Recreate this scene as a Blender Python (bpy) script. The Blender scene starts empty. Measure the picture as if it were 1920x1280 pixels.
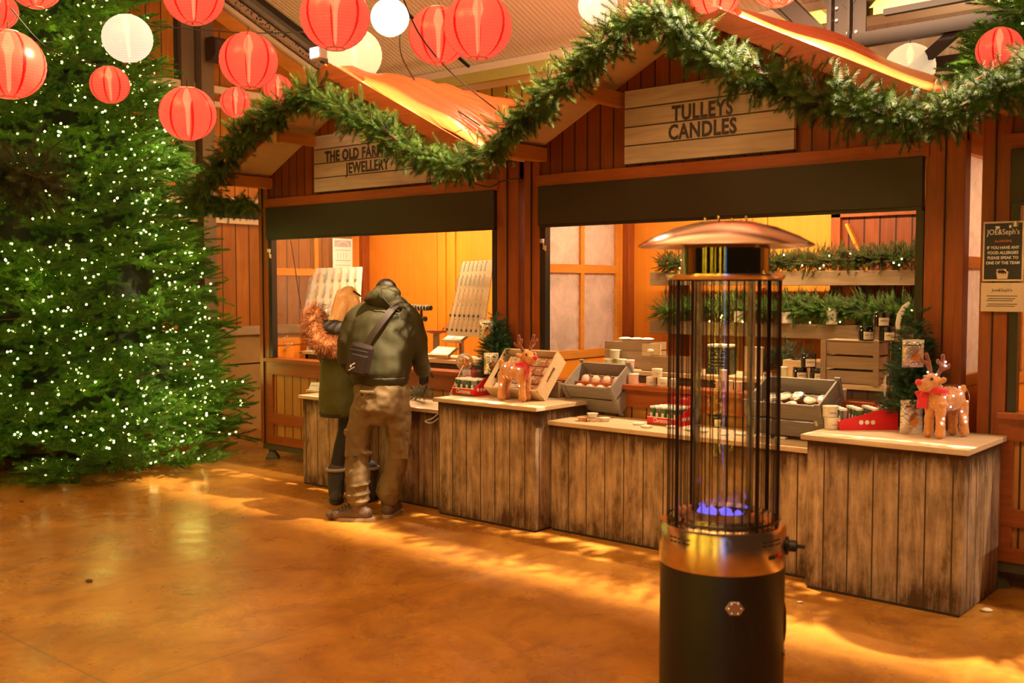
import bpy, bmesh, math, random
import numpy as np
from mathutils import Vector, Matrix, Euler
PI=math.pi; R=math.radians
random.seed(7); rng=np.random.default_rng(7)
SC=bpy.context.scene; COL=SC.collection
# ------------------------------------------------------------------ camera model (for measuring positions on real planes)
FPX=1950.; CH=1.7; PIT=R(3.08); YAW=R(40.4)
def _ray(x,y):
    a=(x-960)/FPX; b=-(y-640)/FPX
    d=Vector((a, math.cos(PIT)+b*math.sin(PIT), -math.sin(PIT)+b*math.cos(PIT)))
    c,s=math.cos(YAW),math.sin(YAW)
    return Vector((c*d.x-s*d.y, s*d.x+c*d.y, d.z))
def at(x,y,X=None,Y=None,Z=None,D=None):
    d=_ray(x,y)
    if Z is not None: t=(Z-CH)/d.z
    elif Y is not None: t=Y/d.y
    elif X is not None: t=X/d.x
    else: t=D
    return Vector((d.x*t,d.y*t,CH+d.z*t))
# ------------------------------------------------------------------ tagging
def thing(name,label,cat,loc=(0,0,0),rz=0,group=None):
    o=bpy.data.objects.new(name,None); COL.objects.link(o)
    o.location=loc; o.rotation_euler=(0,0,rz); o.empty_display_size=.1
    o['label']=label; o['category']=cat
    if group: o['group']=group
    return o
def tag(o,label,cat,group=None,kind=None):
    o['label']=label; o['category']=cat
    if group: o['group']=group
    if kind: o['kind']=kind
    return o
def copy_tree(o,parent=None):
    c=o.copy(); COL.objects.link(c); c.parent=parent
    for ch in o.children: copy_tree(ch,c)
    return c
def dup(o,loc,rz=None,label=None,scale=None):
    c=copy_tree(o); c.location=loc
    if rz is not None: c.rotation_euler=(0,0,rz)
    if label: c['label']=label
    if scale: c.scale=(scale,)*3
    return c
# ------------------------------------------------------------------ mesh builder
class M:
    def __init__(s): s.v=[]; s.f=[]; s.m=[]; s.mi=0
    def add(s,vs,fs):
        b=len(s.v); s.v+= [tuple(v) for v in vs]; s.f+=[tuple(i+b for i in f) for f in fs]; s.m+=[s.mi]*len(fs)
        return s
    def mat(s,i): s.mi=i; return s
    def box(s,x0,y0,z0,x1,y1,z1):
        x0,x1=min(x0,x1),max(x0,x1);y0,y1=min(y0,y1),max(y0,y1);z0,z1=min(z0,z1),max(z0,z1)
        v=[(x0,y0,z0),(x1,y0,z0),(x1,y1,z0),(x0,y1,z0),(x0,y0,z1),(x1,y0,z1),(x1,y1,z1),(x0,y1,z1)]
        return s.add(v,[(0,3,2,1),(4,5,6,7),(0,1,5,4),(1,2,6,5),(2,3,7,6),(3,0,4,7)])
    def cb(s,cx,cy,cz,sx,sy,sz): return s.box(cx-sx/2,cy-sy/2,cz-sz/2,cx+sx/2,cy+sy/2,cz+sz/2)
    def obox(s,c,size,rot):
        mt=(rot if isinstance(rot,Matrix) else Euler(rot).to_matrix()); q=M().cb(0,0,0,*size)
        return s.add([mt@Vector(v)+Vector(c) for v in q.v],q.f)
    def bar(s,p0,p1,w,h,up=(0,0,1)):
        p0=Vector(p0);p1=Vector(p1);d=(p1-p0).normalized();u=Vector(up)
        if abs(d.dot(u))>.98:u=Vector((0,1,0))
        a=d.cross(u).normalized();b=a.cross(d).normalized()
        v=[]
        for p in (p0,p1):
            for i,j in ((-1,-1),(1,-1),(1,1),(-1,1)): v.append(p+a*(i*w/2)+b*(j*h/2))
        return s.add(v,[(3,2,1,0),(4,5,6,7),(0,1,5,4),(1,2,6,5),(2,3,7,6),(3,0,4,7)])
    def loft(s,rings,cap=True,closed=False):
        n=len(rings[0]); vs=[p for r in rings for p in r]; fs=[]
        k=len(rings)
        for i in range(k if closed else k-1):
            for j in range(n):
                a=i*n+j;b=i*n+(j+1)%n;c=((i+1)%k)*n+(j+1)%n;d=((i+1)%k)*n+j
                fs.append((a,b,c,d))
        if cap and not closed: fs.append(tuple(range(n-1,-1,-1))); fs.append(tuple((k-1)*n+j for j in range(n)))
        return s.add(vs,fs)
    def lathe(s,prof,n=20,c=(0,0,0),cap=True,ax=None):
        mt=Vector((0,0,1)).rotation_difference(Vector(ax)).to_matrix() if ax else Matrix.Identity(3)
        rings=[[mt@Vector((r*math.cos(2*PI*j/n),r*math.sin(2*PI*j/n),z))+Vector(c) for j in range(n)] for r,z in prof]
        return s.loft(rings,cap)
    def cyl(s,c,r,h,n=20,r2=None): return s.lathe([(r,0),(r if r2 is None else r2,h)],n,c)
    def tube(s,pts,r,n=8,cap=True):
        pts=[Vector(p) for p in pts]; rings=[]; k=len(pts); a=None
        for i,p in enumerate(pts):
            d=(pts[min(i+1,k-1)]-pts[max(i-1,0)]).normalized()
            if a is None: a=d.cross(Vector((0,0,1)) if abs(d.z)<.9 else Vector((0,1,0))).normalized()
            else: a=(a-d*a.dot(d)).normalized()
            b=d.cross(a); rr=r[i] if isinstance(r,(list,tuple)) else r
            if not isinstance(rr,(list,tuple)): rr=(rr,rr)
            rings.append([p+a*(rr[0]*math.cos(2*PI*j/n))+b*(rr[1]*math.sin(2*PI*j/n)) for j in range(n)])
        return s.loft(rings,cap)
    def sph(s,c,r,nu=16,nv=10,rot=None):
        if not isinstance(r,(tuple,list)): r=(r,r,r)
        mt=Euler(rot).to_matrix() if rot else Matrix.Identity(3); c=Vector(c)
        rings=[]
        for i in range(1,nv):
            t=PI*i/nv
            rings.append([mt@Vector((r[0]*math.sin(t)*math.cos(2*PI*j/nu),r[1]*math.sin(t)*math.sin(2*PI*j/nu),-r[2]*math.cos(t)))+c for j in range(nu)])
        b=len(s.v); s.loft(rings,False)
        top=mt@Vector((0,0,r[2]))+c; bot=mt@Vector((0,0,-r[2]))+c; k=(nv-2)*nu
        s.v+= [tuple(bot),tuple(top)]; nb=len(s.v)-2
        for j in range(nu):
            s.f.append((b+(j+1)%nu,b+j,nb)); s.f.append((b+k+j,b+k+(j+1)%nu,nb+1)); s.m+=[s.mi]*2
        return s
    def prism(s,poly,y0,y1):      # polygon in XZ, extruded in Y
        n=len(poly); v=[(x,y0,z) for x,z in poly]+[(x,y1,z) for x,z in poly]
        f=[tuple(range(n)),tuple(range(2*n-1,n-1,-1))]+[(j,j+n,(j+1)%n+n,(j+1)%n) for j in range(n)]
        return s.add(v,f)
    def xf(s,mt): s.v=[tuple(mt@Vector(v)) for v in s.v]; return s
    def mv(s,x,y,z): return s.xf(Matrix.Translation((x,y,z)))
    def rot(s,ang,ax): return s.xf(Matrix.Rotation(ang,4,ax))
    def join(s,o):
        b=len(s.v); s.v+=o.v; s.f+=[tuple(i+b for i in f) for f in o.f]; s.m+=o.m; return s
    def build(s,name,mats,parent=None,loc=None,rot=None,smooth=False,bevel=0,sub=0):
        me=bpy.data.meshes.new(name); me.from_pydata(s.v,[],s.f)
        if not isinstance(mats,(list,tuple)): mats=[mats]
        for m in mats: me.materials.append(m)
        me.polygons.foreach_set('material_index',s.m)
        bm=bmesh.new(); bm.from_mesh(me); bmesh.ops.recalc_face_normals(bm,faces=bm.faces); bm.to_mesh(me); bm.free()
        if smooth: me.polygons.foreach_set('use_smooth',[True]*len(me.polygons))
        me.update()
        o=bpy.data.objects.new(name,me); COL.objects.link(o)
        if parent: o.parent=parent
        if loc is not None: o.location=loc
        if rot is not None: o.rotation_euler=rot
        if bevel:
            b=o.modifiers.new('b','BEVEL'); b.width=bevel; b.segments=2; b.limit_method='ANGLE'
        if sub:
            b=o.modifiers.new('s','SUBSURF'); b.levels=sub; b.render_levels=sub
        if smooth and bevel==0 and not sub and hasattr(me,'set_sharp_from_angle'): me.set_sharp_from_angle(angle=R(40))
        return o
def struct(o): o['kind']='structure'; return o
def shell(o,vox,it=6,fac=.5,dis=0,dsize=.1,tex='CLOUDS'):
    m=o.modifiers.new('r','REMESH'); m.mode='VOXEL'; m.voxel_size=vox; m.use_smooth_shade=True
    m=o.modifiers.new('s','SMOOTH'); m.iterations=it; m.factor=fac
    if dis:
        t=bpy.data.textures.new('t',tex); t.noise_scale=dsize
        if tex=='CLOUDS': t.noise_depth=1
        m=o.modifiers.new('d','DISPLACE'); m.texture=t; m.strength=dis; m.mid_level=.5; m.texture_coords='GLOBAL'
    return o
# ------------------------------------------------------------------ materials
class N:
    def __init__(s,name):
        s.m=bpy.data.materials.new(name); s.m.use_nodes=True; s.t=s.m.node_tree; s.n=s.t.nodes; s.l=s.t.links
        s.b=s.n['Principled BSDF']; s.out=s.n['Material Output']
    def nd(s,ty,**k):
        q=s.n.new(ty)
        for a,b in k.items(): setattr(q,a,b)
        return q
    def lk(s,a,b): s.l.new(a,b)
    def val(s,node,**k):
        for a,b in k.items():
            i=node.inputs[a.replace('_',' ')]
            if hasattr(b,'links'): s.l.new(b,i)
            else: i.default_value=b
        return node
    def math(s,op,a,b=None,c=None,clamp=False):
        q=s.nd('ShaderNodeMath',operation=op,use_clamp=clamp)
        for i,x in enumerate((a,b,c)):
            if x is None: continue
            if hasattr(x,'links'): s.l.new(x,q.inputs[i])
            else: q.inputs[i].default_value=x
        return q.outputs[0]
    def mix(s,f,a,b,blend='MIX'):
        q=s.nd('ShaderNodeMix',data_type='RGBA',blend_type=blend)
        for i,x in ((0,f),(6,a),(7,b)):
            if hasattr(x,'links'): s.l.new(x,q.inputs[i])
            else: q.inputs[i].default_value=(tuple(x)+(1,) if i>0 and len(x)==3 else x)
        return q.outputs[2]
    def ramp(s,f,stops):
        q=s.nd('ShaderNodeValToRGB'); e=q.color_ramp.elements
        while len(e)<len(stops): e.new(.5)
        for i,(p,c) in enumerate(stops):
            e[i].position=p; e[i].color=(c,c,c,1) if isinstance(c,(int,float)) else tuple(c)+(1,)
        s.l.new(f,q.inputs[0]); return q.outputs[0]
    def obj(s,sc=(1,1,1),loc=(0,0,0)):
        t=s.nd('ShaderNodeTexCoord'); mp=s.nd('ShaderNodeMapping'); s.l.new(t.outputs['Object'],mp.inputs[0])
        mp.inputs['Scale'].default_value=sc; mp.inputs['Location'].default_value=loc; return mp.outputs[0]
    def noise(s,vec,sc,det=4,rough=.6,dist=0):
        q=s.nd('ShaderNodeTexNoise'); s.l.new(vec,q.inputs['Vector']); q.inputs['Scale'].default_value=sc
        q.inputs['Detail'].default_value=det; q.inputs['Roughness'].default_value=rough; q.inputs['Distortion'].default_value=dist
        return q.outputs['Fac']
    def sep(s,vec): q=s.nd('ShaderNodeSeparateXYZ'); s.l.new(vec,q.inputs[0]); return q.outputs
    def bump(s,h,st=.3,d=.01):
        q=s.nd('ShaderNodeBump'); q.inputs['Strength'].default_value=st; q.inputs['Distance'].default_value=d
        s.l.new(h,q.inputs['Height']); s.l.new(q.outputs[0],s.b.inputs['Normal'])
    def col(s,c):
        if hasattr(c,'links'): s.l.new(c,s.b.inputs['Base Color'])
        else: s.b.inputs['Base Color'].default_value=tuple(c)+(1,)
def pr(name,col,rough=.6,metal=0,noise=.12,nsc=30,bump=0,em=None,est=0,trans=0,coat=0,sheen=0,spec=.5,alpha=1):
    q=N(name)
    if noise:
        n=q.noise(q.obj(),nsc,3)
        q.col(q.mix(n,[c*(1-noise) for c in col],[min(1,c*(1+noise)) for c in col]))
        if bump: q.bump(n,bump,.01)
    else: q.col(col)
    b=q.b.inputs
    b['Roughness'].default_value=rough; b['Metallic'].default_value=metal; b['Transmission Weight'].default_value=trans
    b['Coat Weight'].default_value=coat; b['Sheen Weight'].default_value=sheen; b['Specular IOR Level'].default_value=spec; b['Alpha'].default_value=alpha
    if em: b['Emission Color'].default_value=tuple(em)+(1,); b['Emission Strength'].default_value=est
    return q.m
def wood(name,c1,c2,w=.1,axis='XY',grain='Z',rough=.5,groove=.006,tint=.3,dirt=None,gs=1,bump=.25,off=0,spec=.4):
    q=N(name); vec=q.obj(); X=q.sep(vec)
    if axis=='XY': u=q.math('ADD',X[0],X[1])
    else: u=X['XYZ'.index(axis)]
    g={'X':(2,26,26),'Y':(26,2,26),'Z':(26,26,2)}[grain]
    if w:
        k=q.math('DIVIDE',q.math('ADD',u,off+50),w); idx=q.math('FLOOR',k); fr=q.math('SUBTRACT',k,idx)
        wn=q.nd('ShaderNodeTexWhiteNoise',noise_dimensions='1D'); q.lk(idx,wn.inputs['W']); rnd=wn.outputs['Value']
        off_=q.nd('ShaderNodeCombineXYZ'); q.lk(q.math('MULTIPLY',rnd,7.3),off_.inputs[0]); q.lk(q.math('MULTIPLY',rnd,3.1),off_.inputs[2])
        va=q.nd('ShaderNodeVectorMath',operation='ADD'); q.lk(vec,va.inputs[0]); q.lk(off_.outputs[0],va.inputs[1]); gv=va.outputs[0]
    else: gv=vec; rnd=None
    mp=q.nd('ShaderNodeMapping'); q.lk(gv,mp.inputs[0]); mp.inputs['Scale'].default_value=[x*gs for x in g]
    n=q.noise(mp.outputs[0],1.2,6,.62,1.2); n2=q.noise(gv,1.7,3,.5,.5)
    c=q.mix(q.ramp(n,[(.3,0),(.7,1)]),c1,c2)
    c=q.mix(q.math('MULTIPLY',q.ramp(n2,[(.35,0),(.7,1)]),.45),c,[x*.6 for x in c1])
    if rnd is not None: c=q.mix(q.math('MULTIPLY',rnd,tint),c,[x*.5 for x in c1])
    if dirt:
        dc,amt,z0,z1=dirt
        dv=q.obj((9,9,1.6)); dn=q.noise(dv,1.0,8,.72,.6); dn2=q.noise(q.obj((3,3,2)),2.2,5,.7)
        dn3=q.noise(q.obj((30,30,3)),1,5,.7)
        zz=X[2]
        edge=q.math('ADD',q.math('MULTIPLY',q.math('SUBTRACT',zz,z1-.14),3.2,clamp=True) if False else q.math('MAXIMUM',q.math('MULTIPLY',q.math('SUBTRACT',zz,z1-.16),1.2),0),
                    q.math('MAXIMUM',q.math('MULTIPLY',q.math('SUBTRACT',z0+.20,zz),.55),0))
        f=q.math('ADD',q.math('ADD',q.math('MULTIPLY',dn,.55),q.math('MULTIPLY',dn2,.35)),q.math('MULTIPLY',dn3,.22))
        f=q.math('ADD',f,edge)
        f=q.math('MULTIPLY',q.ramp(f,[(.47,0),(.70,1)]),amt)
        c=q.mix(f,c,dc)
    h=n
    if w and groove:
        e=q.math('MINIMUM',fr,q.math('SUBTRACT',1,fr)); gm=q.math('LESS_THAN',e,groove/w)
        c=q.mix(gm,c,[x*.12 for x in c1]); h=q.math('SUBTRACT',q.math('MULTIPLY',n,.35),gm)
    q.col(c); q.b.inputs['Roughness'].default_value=rough; q.b.inputs['Specular IOR Level'].default_value=spec
    q.bump(h,bump,.006); return q.m
def emis(name,col,st,nosamp=False):
    q=N(name); q.col((.05,.05,.05)); q.b.inputs['Emission Color'].default_value=tuple(col)+(1,); q.b.inputs['Emission Strength'].default_value=st
    if nosamp:
        try: q.m.cycles.emission_sampling='NONE'
        except Exception: pass
    return q.m
def glassy(name,tint=(1,1,1),dust=.15,dcol=(.7,.55,.45),rough=.05,grad=0):
    q=N(name); g=q.nd('ShaderNodeBsdfGlossy'); g.inputs['Roughness'].default_value=rough
    t=q.nd('ShaderNodeBsdfTransparent'); t.inputs[0].default_value=tuple(tint)+(1,)
    fr=q.nd('ShaderNodeFresnel'); fr.inputs[0].default_value=1.45
    m1=q.nd('ShaderNodeMixShader'); q.lk(fr.outputs[0],m1.inputs[0]); q.lk(t.outputs[0],m1.inputs[1]); q.lk(g.outputs[0],m1.inputs[2])
    d0=q.nd('ShaderNodeBsdfDiffuse'); d0.inputs[0].default_value=tuple(dcol)+(1,); d1=q.nd('ShaderNodeBsdfTranslucent'); d1.inputs[0].default_value=tuple(dcol)+(1,)
    d=q.nd('ShaderNodeMixShader'); d.inputs[0].default_value=.5; q.lk(d0.outputs[0],d.inputs[1]); q.lk(d1.outputs[0],d.inputs[2])
    m2=q.nd('ShaderNodeMixShader'); n=q.noise(q.obj((1,1,1)),6,5,.7,.8)
    q.lk(q.math('MULTIPLY',q.ramp(n,[(.25,.35),(.75,1)]),dust),m2.inputs[0]); q.lk(m1.outputs[0],m2.inputs[1]); q.lk(d.outputs[0],m2.inputs[2])
    q.lk(m2.outputs[0],q.out.inputs[0]); return q.m
def txt(s,size,mat,parent,loc,rot=(PI/2,0,0),name='lettering',align='CENTER',bold=0,ext=.0008,sx=1,space=1,shear=0):
    c=bpy.data.curves.new(name,'FONT'); c.body=s; c.size=size; c.align_x=align; c.align_y='CENTER'; c.extrude=ext; c.offset=bold; c.resolution_u=3
    c.space_character=space; c.shear=shear
    o=bpy.data.objects.new(name+'_src',c); COL.objects.link(o)
    dg=bpy.context.evaluated_depsgraph_get(); me=bpy.data.meshes.new_from_object(o.evaluated_get(dg)); me.name=name
    bpy.data.objects.remove(o); me.materials.clear(); me.materials.append(mat)
    q=bpy.data.objects.new(name,me); COL.objects.link(q); q.parent=parent; q.location=loc; q.rotation_euler=rot; q.scale=(sx,1,1)
    return q
MT={}
MT['stall']=wood('StallCladding',(.20,.038,.007),(.30,.068,.012),w=.115,rough=.45,tint=.35)
MT['stallframe']=wood('StallFrame',(.24,.052,.009),(.38,.095,.017),w=0,rough=.42,gs=.8)
MT['stallframeX']=wood('StallRail',(.26,.056,.009),(.40,.10,.017),w=0,grain='X',rough=.42)
MT['stallframeY']=wood('StallRailDeep',(.50,.17,.02),(.62,.25,.04),w=0,grain='Y',rough=.42)
MT['ply']=wood('InteriorPly',(.74,.235,.015),(.84,.30,.022),w=1.22,rough=.5,tint=.12,groove=.003,gs=.5,bump=.05)
MT['soffit']=wood('RoofBoard',(.62,.40,.18),(.70,.47,.22),w=0,rough=.6,bump=.1,grain='Y')
MT['floorin']=wood('StallFloorBoards',(.25,.12,.05),(.32,.16,.07),w=.15,axis='Y',grain='X')
def brown(z0,z1): return ((.060,.026,.009),.95,z0,z1)
MT['weath']=wood('WeatheredBoards',(.52,.34,.19),(.74,.54,.36),w=.138,rough=.75,groove=.004,tint=.25,dirt=brown(0,.84),gs=.8,bump=.5,spec=.2)
MT['weathlow']=wood('WeatheredBoardsLow',(.52,.34,.19),(.74,.54,.36),w=.152,rough=.75,groove=.004,tint=.25,dirt=brown(0,.74),gs=.8,bump=.5,spec=.2,off=.06)
MT['top']=wood('CounterTop',(.60,.43,.26),(.74,.56,.37),w=0,grain='X',rough=.55,bump=.3)
MT['shutter']=pr('ShutterPaint',(.034,.021,.010),.42,.2,noise=.05)
MT['track']=pr('DarkTrack',(.035,.028,.022),.35,.5,noise=.05)
MT['bigwood']=wood('WallPlanks',(.42,.125,.012),(.60,.22,.022),w=.185,rough=.5,tint=.5,groove=.007,gs=.7,bump=.4)
MT['farwood']=wood('FarPlanks',(.62,.32,.04),(.75,.42,.07),w=.24,rough=.6,tint=.25,groove=.012)
MT['steel']=pr('BrownSteel',(.020,.009,.005),.6,0,noise=.1,spec=.2)
MT['darkgap']=pr('DarkRecess',(.02,.015,.01),.7)
MT['pale']=pr('PaleRail',(.62,.48,.36),.5,noise=.06)
MT['plinth']=pr('PlinthRender',(.42,.26,.09),.8,noise=.35,nsc=3.5,bump=.2)
MT['white']=pr('WhitePaper',(.82,.80,.76),.6,noise=.02)
MT['black']=pr('BlackPrint',(.02,.018,.016),.5,noise=0)
MT['pane']=glassy('ClearPane',dust=.10)
MT['dusty']=glassy('DustyPane',dust=.55,dcol=(.88,.70,.64),rough=.12)
MT['tarp']=None
# tarpaulin
q=N('RedTarpaulin'); v=q.obj((1.2,7,1.2)); n=q.noise(v,1.3,4,.6,.6); q.col(q.mix(n,(.62,.07,.015),(.82,.20,.05)))
q.b.inputs['Roughness'].default_value=.28; q.bump(n,.5,.05); MT['tarp']=q.m
# floor
q=N('StainedConcrete'); o=q.obj(); a=q.noise(o,.55,6,.65,.9); b=q.noise(o,2.3,8,.72,.6); c=q.noise(q.obj((1,.35,1)),5,6,.75,1.2)
f=q.mix(q.ramp(a,[(.3,0),(.72,1)]),(.40,.155,.018),(.58,.29,.05))
f=q.mix(q.math('MULTIPLY',q.ramp(b,[(.44,0),(.66,1)]),.8),f,(.24,.085,.015))
f=q.mix(q.math('MULTIPLY',q.ramp(c,[(.52,0),(.72,1)]),.5),f,(.19,.065,.012))
f=q.mix(q.math('MULTIPLY',q.ramp(q.noise(o,9,6,.8),[(.62,0),(.75,1)]),.35),f,(.70,.50,.26))
X=q.sep(o)
for ax,p in ((0,-4.05),(1,2.2)):
    e=q.math('LESS_THAN',q.math('ABSOLUTE',q.math('SUBTRACT',X[ax],p)),.006); f=q.mix(q.math('MULTIPLY',e,.6),f,(.18,.09,.04))
q.col(f); rr=q.ramp(q.noise(o,1.6,6,.7,.8),[(.3,.18),(.7,.42)]); q.lk(rr,q.b.inputs['Roughness']); q.bump(b,.12,.01); MT['floor']=q.m
# corrugated ceiling
q=N('CorrugatedSheet'); X=q.sep(q.obj()); wv=q.math('SINE',q.math('MULTIPLY',X[0],2*PI/.06)); n=q.noise(q.obj(),3,3)
q.col(q.mix(n,(.62,.47,.33),(.70,.55,.40))); q.b.inputs['Roughness'].default_value=.45; q.bump(wv,.35,.008); MT['ceil']=q.m
# ================================================================== setting
struct(M().box(-10.6,-3,-.06,5,9.8,0).build('floor',MT['floor']))
# sloping ceiling: z=4.22+.42*(9.04-Y)
def cz(Y): return 4.22+.42*(9.04-Y)
c=M(); c.add([(-10.5,-3,cz(-3)),(5,-3,cz(-3)),(5,9.04,cz(9.04)),(-10.5,9.04,cz(9.04)),(-10.5,-3,cz(-3)+.06),(5,-3,cz(-3)+.06),(5,9.04,cz(9.04)+.06),(-10.5,9.04,cz(9.04)+.06)],
 [(0,1,2,3),(7,6,5,4),(0,4,5,1),(1,5,6,2),(2,6,7,3),(3,7,4,0)])
struct(c.build('ceiling',MT['ceil']))
struct(M().box(-10.5,8.98,4.02,5,9.12,4.24).box(-10.5,8.9,4.0,5,9.2,4.03).build('trim_1',MT['pale']))
struct(M().box(-10.5,6.9,cz(7)-.14,5,7.06,cz(7)-.01).build('trim_2',MT['pale']))
struct(M().box(-10.5,5.30,5.05,5,5.635,5.10).build('trim_3',MT['steel'])); struct(M().box(-10.5,5.735,5.05,5,6.35,5.10).build('trim_20',MT['steel']))  # unseen beams added to cut the floodlight into a band on the floor
for i,xx in enumerate((-8.3,-6.02,-3.2,-.9)):
    struct(M().bar((xx,9,cz(9)-.012),(xx,2,cz(2)-.012),.03,.02).build('trim_%d'%(4+i),MT['steel']))
# back wall of planks below the beam
struct(M().box(-10.6,9.7,0,-5.2,9.8,4.9).build('wall_back',MT['farwood'])); struct(M().box(-5.2,9.7,0,5,9.8,4.9).build('wall_back',MT['ceil']))
struct(M().box(-10.5,9.62,3.62,5,9.7,3.74).build('trim_8',MT['steel']))
# left wall: rendered plinth, planks above, rails and posts
w=M().box(-10.6,-3,1.2,-10.45,9.7,8); struct(w.build('wall_left',MT['bigwood']))
struct(M().box(-10.6,-3,0,-10.38,9.7,.76).box(-10.6,-3,.78,-10.40,9.7,1.12).build('baseboard_left',MT['plinth']))
struct(M().box(-10.46,-3,1.12,-10.33,9.7,1.22).build('trim_9',wood('SillGrey',(.42,.30,.18),(.5,.37,.23),w=0,grain='Y')))
struct(M().box(-10.46,-3,2.42,-10.37,9.7,2.48).box(-10.46,-3,2.62,-10.36,9.7,2.72).build('trim_10',MT['pale']))
struct(M().box(-10.46,-3,2.49,-10.42,9.7,2.61).build('trim_11',MT['darkgap']))
struct(M().box(-10.47,-3,3.74,-10.36,9.7,3.80).box(-10.47,-3,3.9,-10.38,9.7,3.98).build('trim_12',MT['pale']))
struct(M().box(-10.47,6.70,0,-10.25,6.86,4.9).box(-10.5,6.52,2.72,-10.36,6.68,4.9).build('trim_13',pr('PostGrey',(.16,.10,.06),.6)))
struct(M().box(-10.46,6.48,1.22,-10.435,6.69,4.9).build('trim_14',MT['darkgap']))
# sloping roof edge on the left wall: timber plate, perforated tray, gutter
def slope_bar(dz,x0,w_,h_,mat,nm): struct(M().bar((x0,9.0,cz(9.0)+dz),(x0,3,cz(3)+dz),w_,h_).build(nm,mat))
slope_bar(-.33,-10.36,.16,.16,MT['stallframeY'],'trim_15')
slope_bar(-.20,-10.28,.10,.05,MT['pale'],'trim_16')
q=N('PerforatedTray'); vv=q.nd('ShaderNodeTexVoronoi'); vv.inputs['Scale'].default_value=28; q.lk(q.obj(),vv.inputs['Vector'])
q.col(q.mix(q.math('LESS_THAN',vv.outputs['Distance'],.32),(.55,.4,.3),(.03,.02,.02))); q.b.inputs['Metallic'].default_value=.5; q.b.inputs['Roughness'].default_value=.35
slope_bar(-.12,-10.2,.08,.06,q.m,'trim_17')
slope_bar(-.03,-10.1,.12,.07,pr('GutterGrey',(.30,.29,.28),.35,.6),'trim_18')
slope_bar(-.02,-9.95,.05,.05,MT['darkgap'],'trim_19')
# steel truss behind the second stall
t=thing('roof_truss','dark brown bolted steel truss with braces meeting at one column behind the candle stall roof','roof truss',(-3.62,8.55,2.9))
col=M().box(-.09,-.01,0,.09,.01,1.42).box(-.09,-.1,0,-.07,.1,1.42).box(.07,-.1,0,.09,.1,1.42); col.build('column',MT['steel'],t)
M().bar((0,0,.83),(3.2,0,.86),.09,.11).build('lower_chord',MT['steel'],t)
M().bar((.35,-.02,1.02),(3.2,-.02,1.06),.06,.05).build('tie_bar',MT['steel'],t)
M().bar((0,0,.7),(-.62,0,1.36),.1,.13).build('brace',MT['steel'],t)
M().bar((0,0,.7),(-.9,0,1.45),.05,.04).build('brace',MT['steel'],t)
M().bar((.02,0,1.12),(.42,0,1.5),.07,.07).build('brace',MT['steel'],t)
M().bar((.0,.02,1.1),(-.42,.02,1.5),.08,.10).build('brace',MT['steel'],t)
M().bar((.45,.03,.45),(.95,.03,.83),.06,.08).build('brace',MT['steel'],t)
M().box(-.14,-.03,.62,.20,-.015,1.2).build('gusset_plate',MT['steel'],t)
bl=pr('BoltHead',(.6,.5,.42),.3,.8,noise=0)
for bx,bz in ((-.05,1.12),(-.05,1.02),(-.05,.9),(.05,.72),(.05,.9),(.12,.9),(.05,.66),(-.1,.75)):
    M().lathe([(.014,0),(.014,-.012),(.006,-.016)],8,(bx,-.03,bz),ax=(0,1,0)).build('bolt',bl,t)
tag(M().bar((-10,8.72,4.02),(5,8.72,4.02),.06,.12).build('roof_purlin',pr('PurlinYellow',(.42,.36,.10),.4,.4)),'yellowish steel purlin running level above the truss, under the ceiling','purlin')
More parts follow.
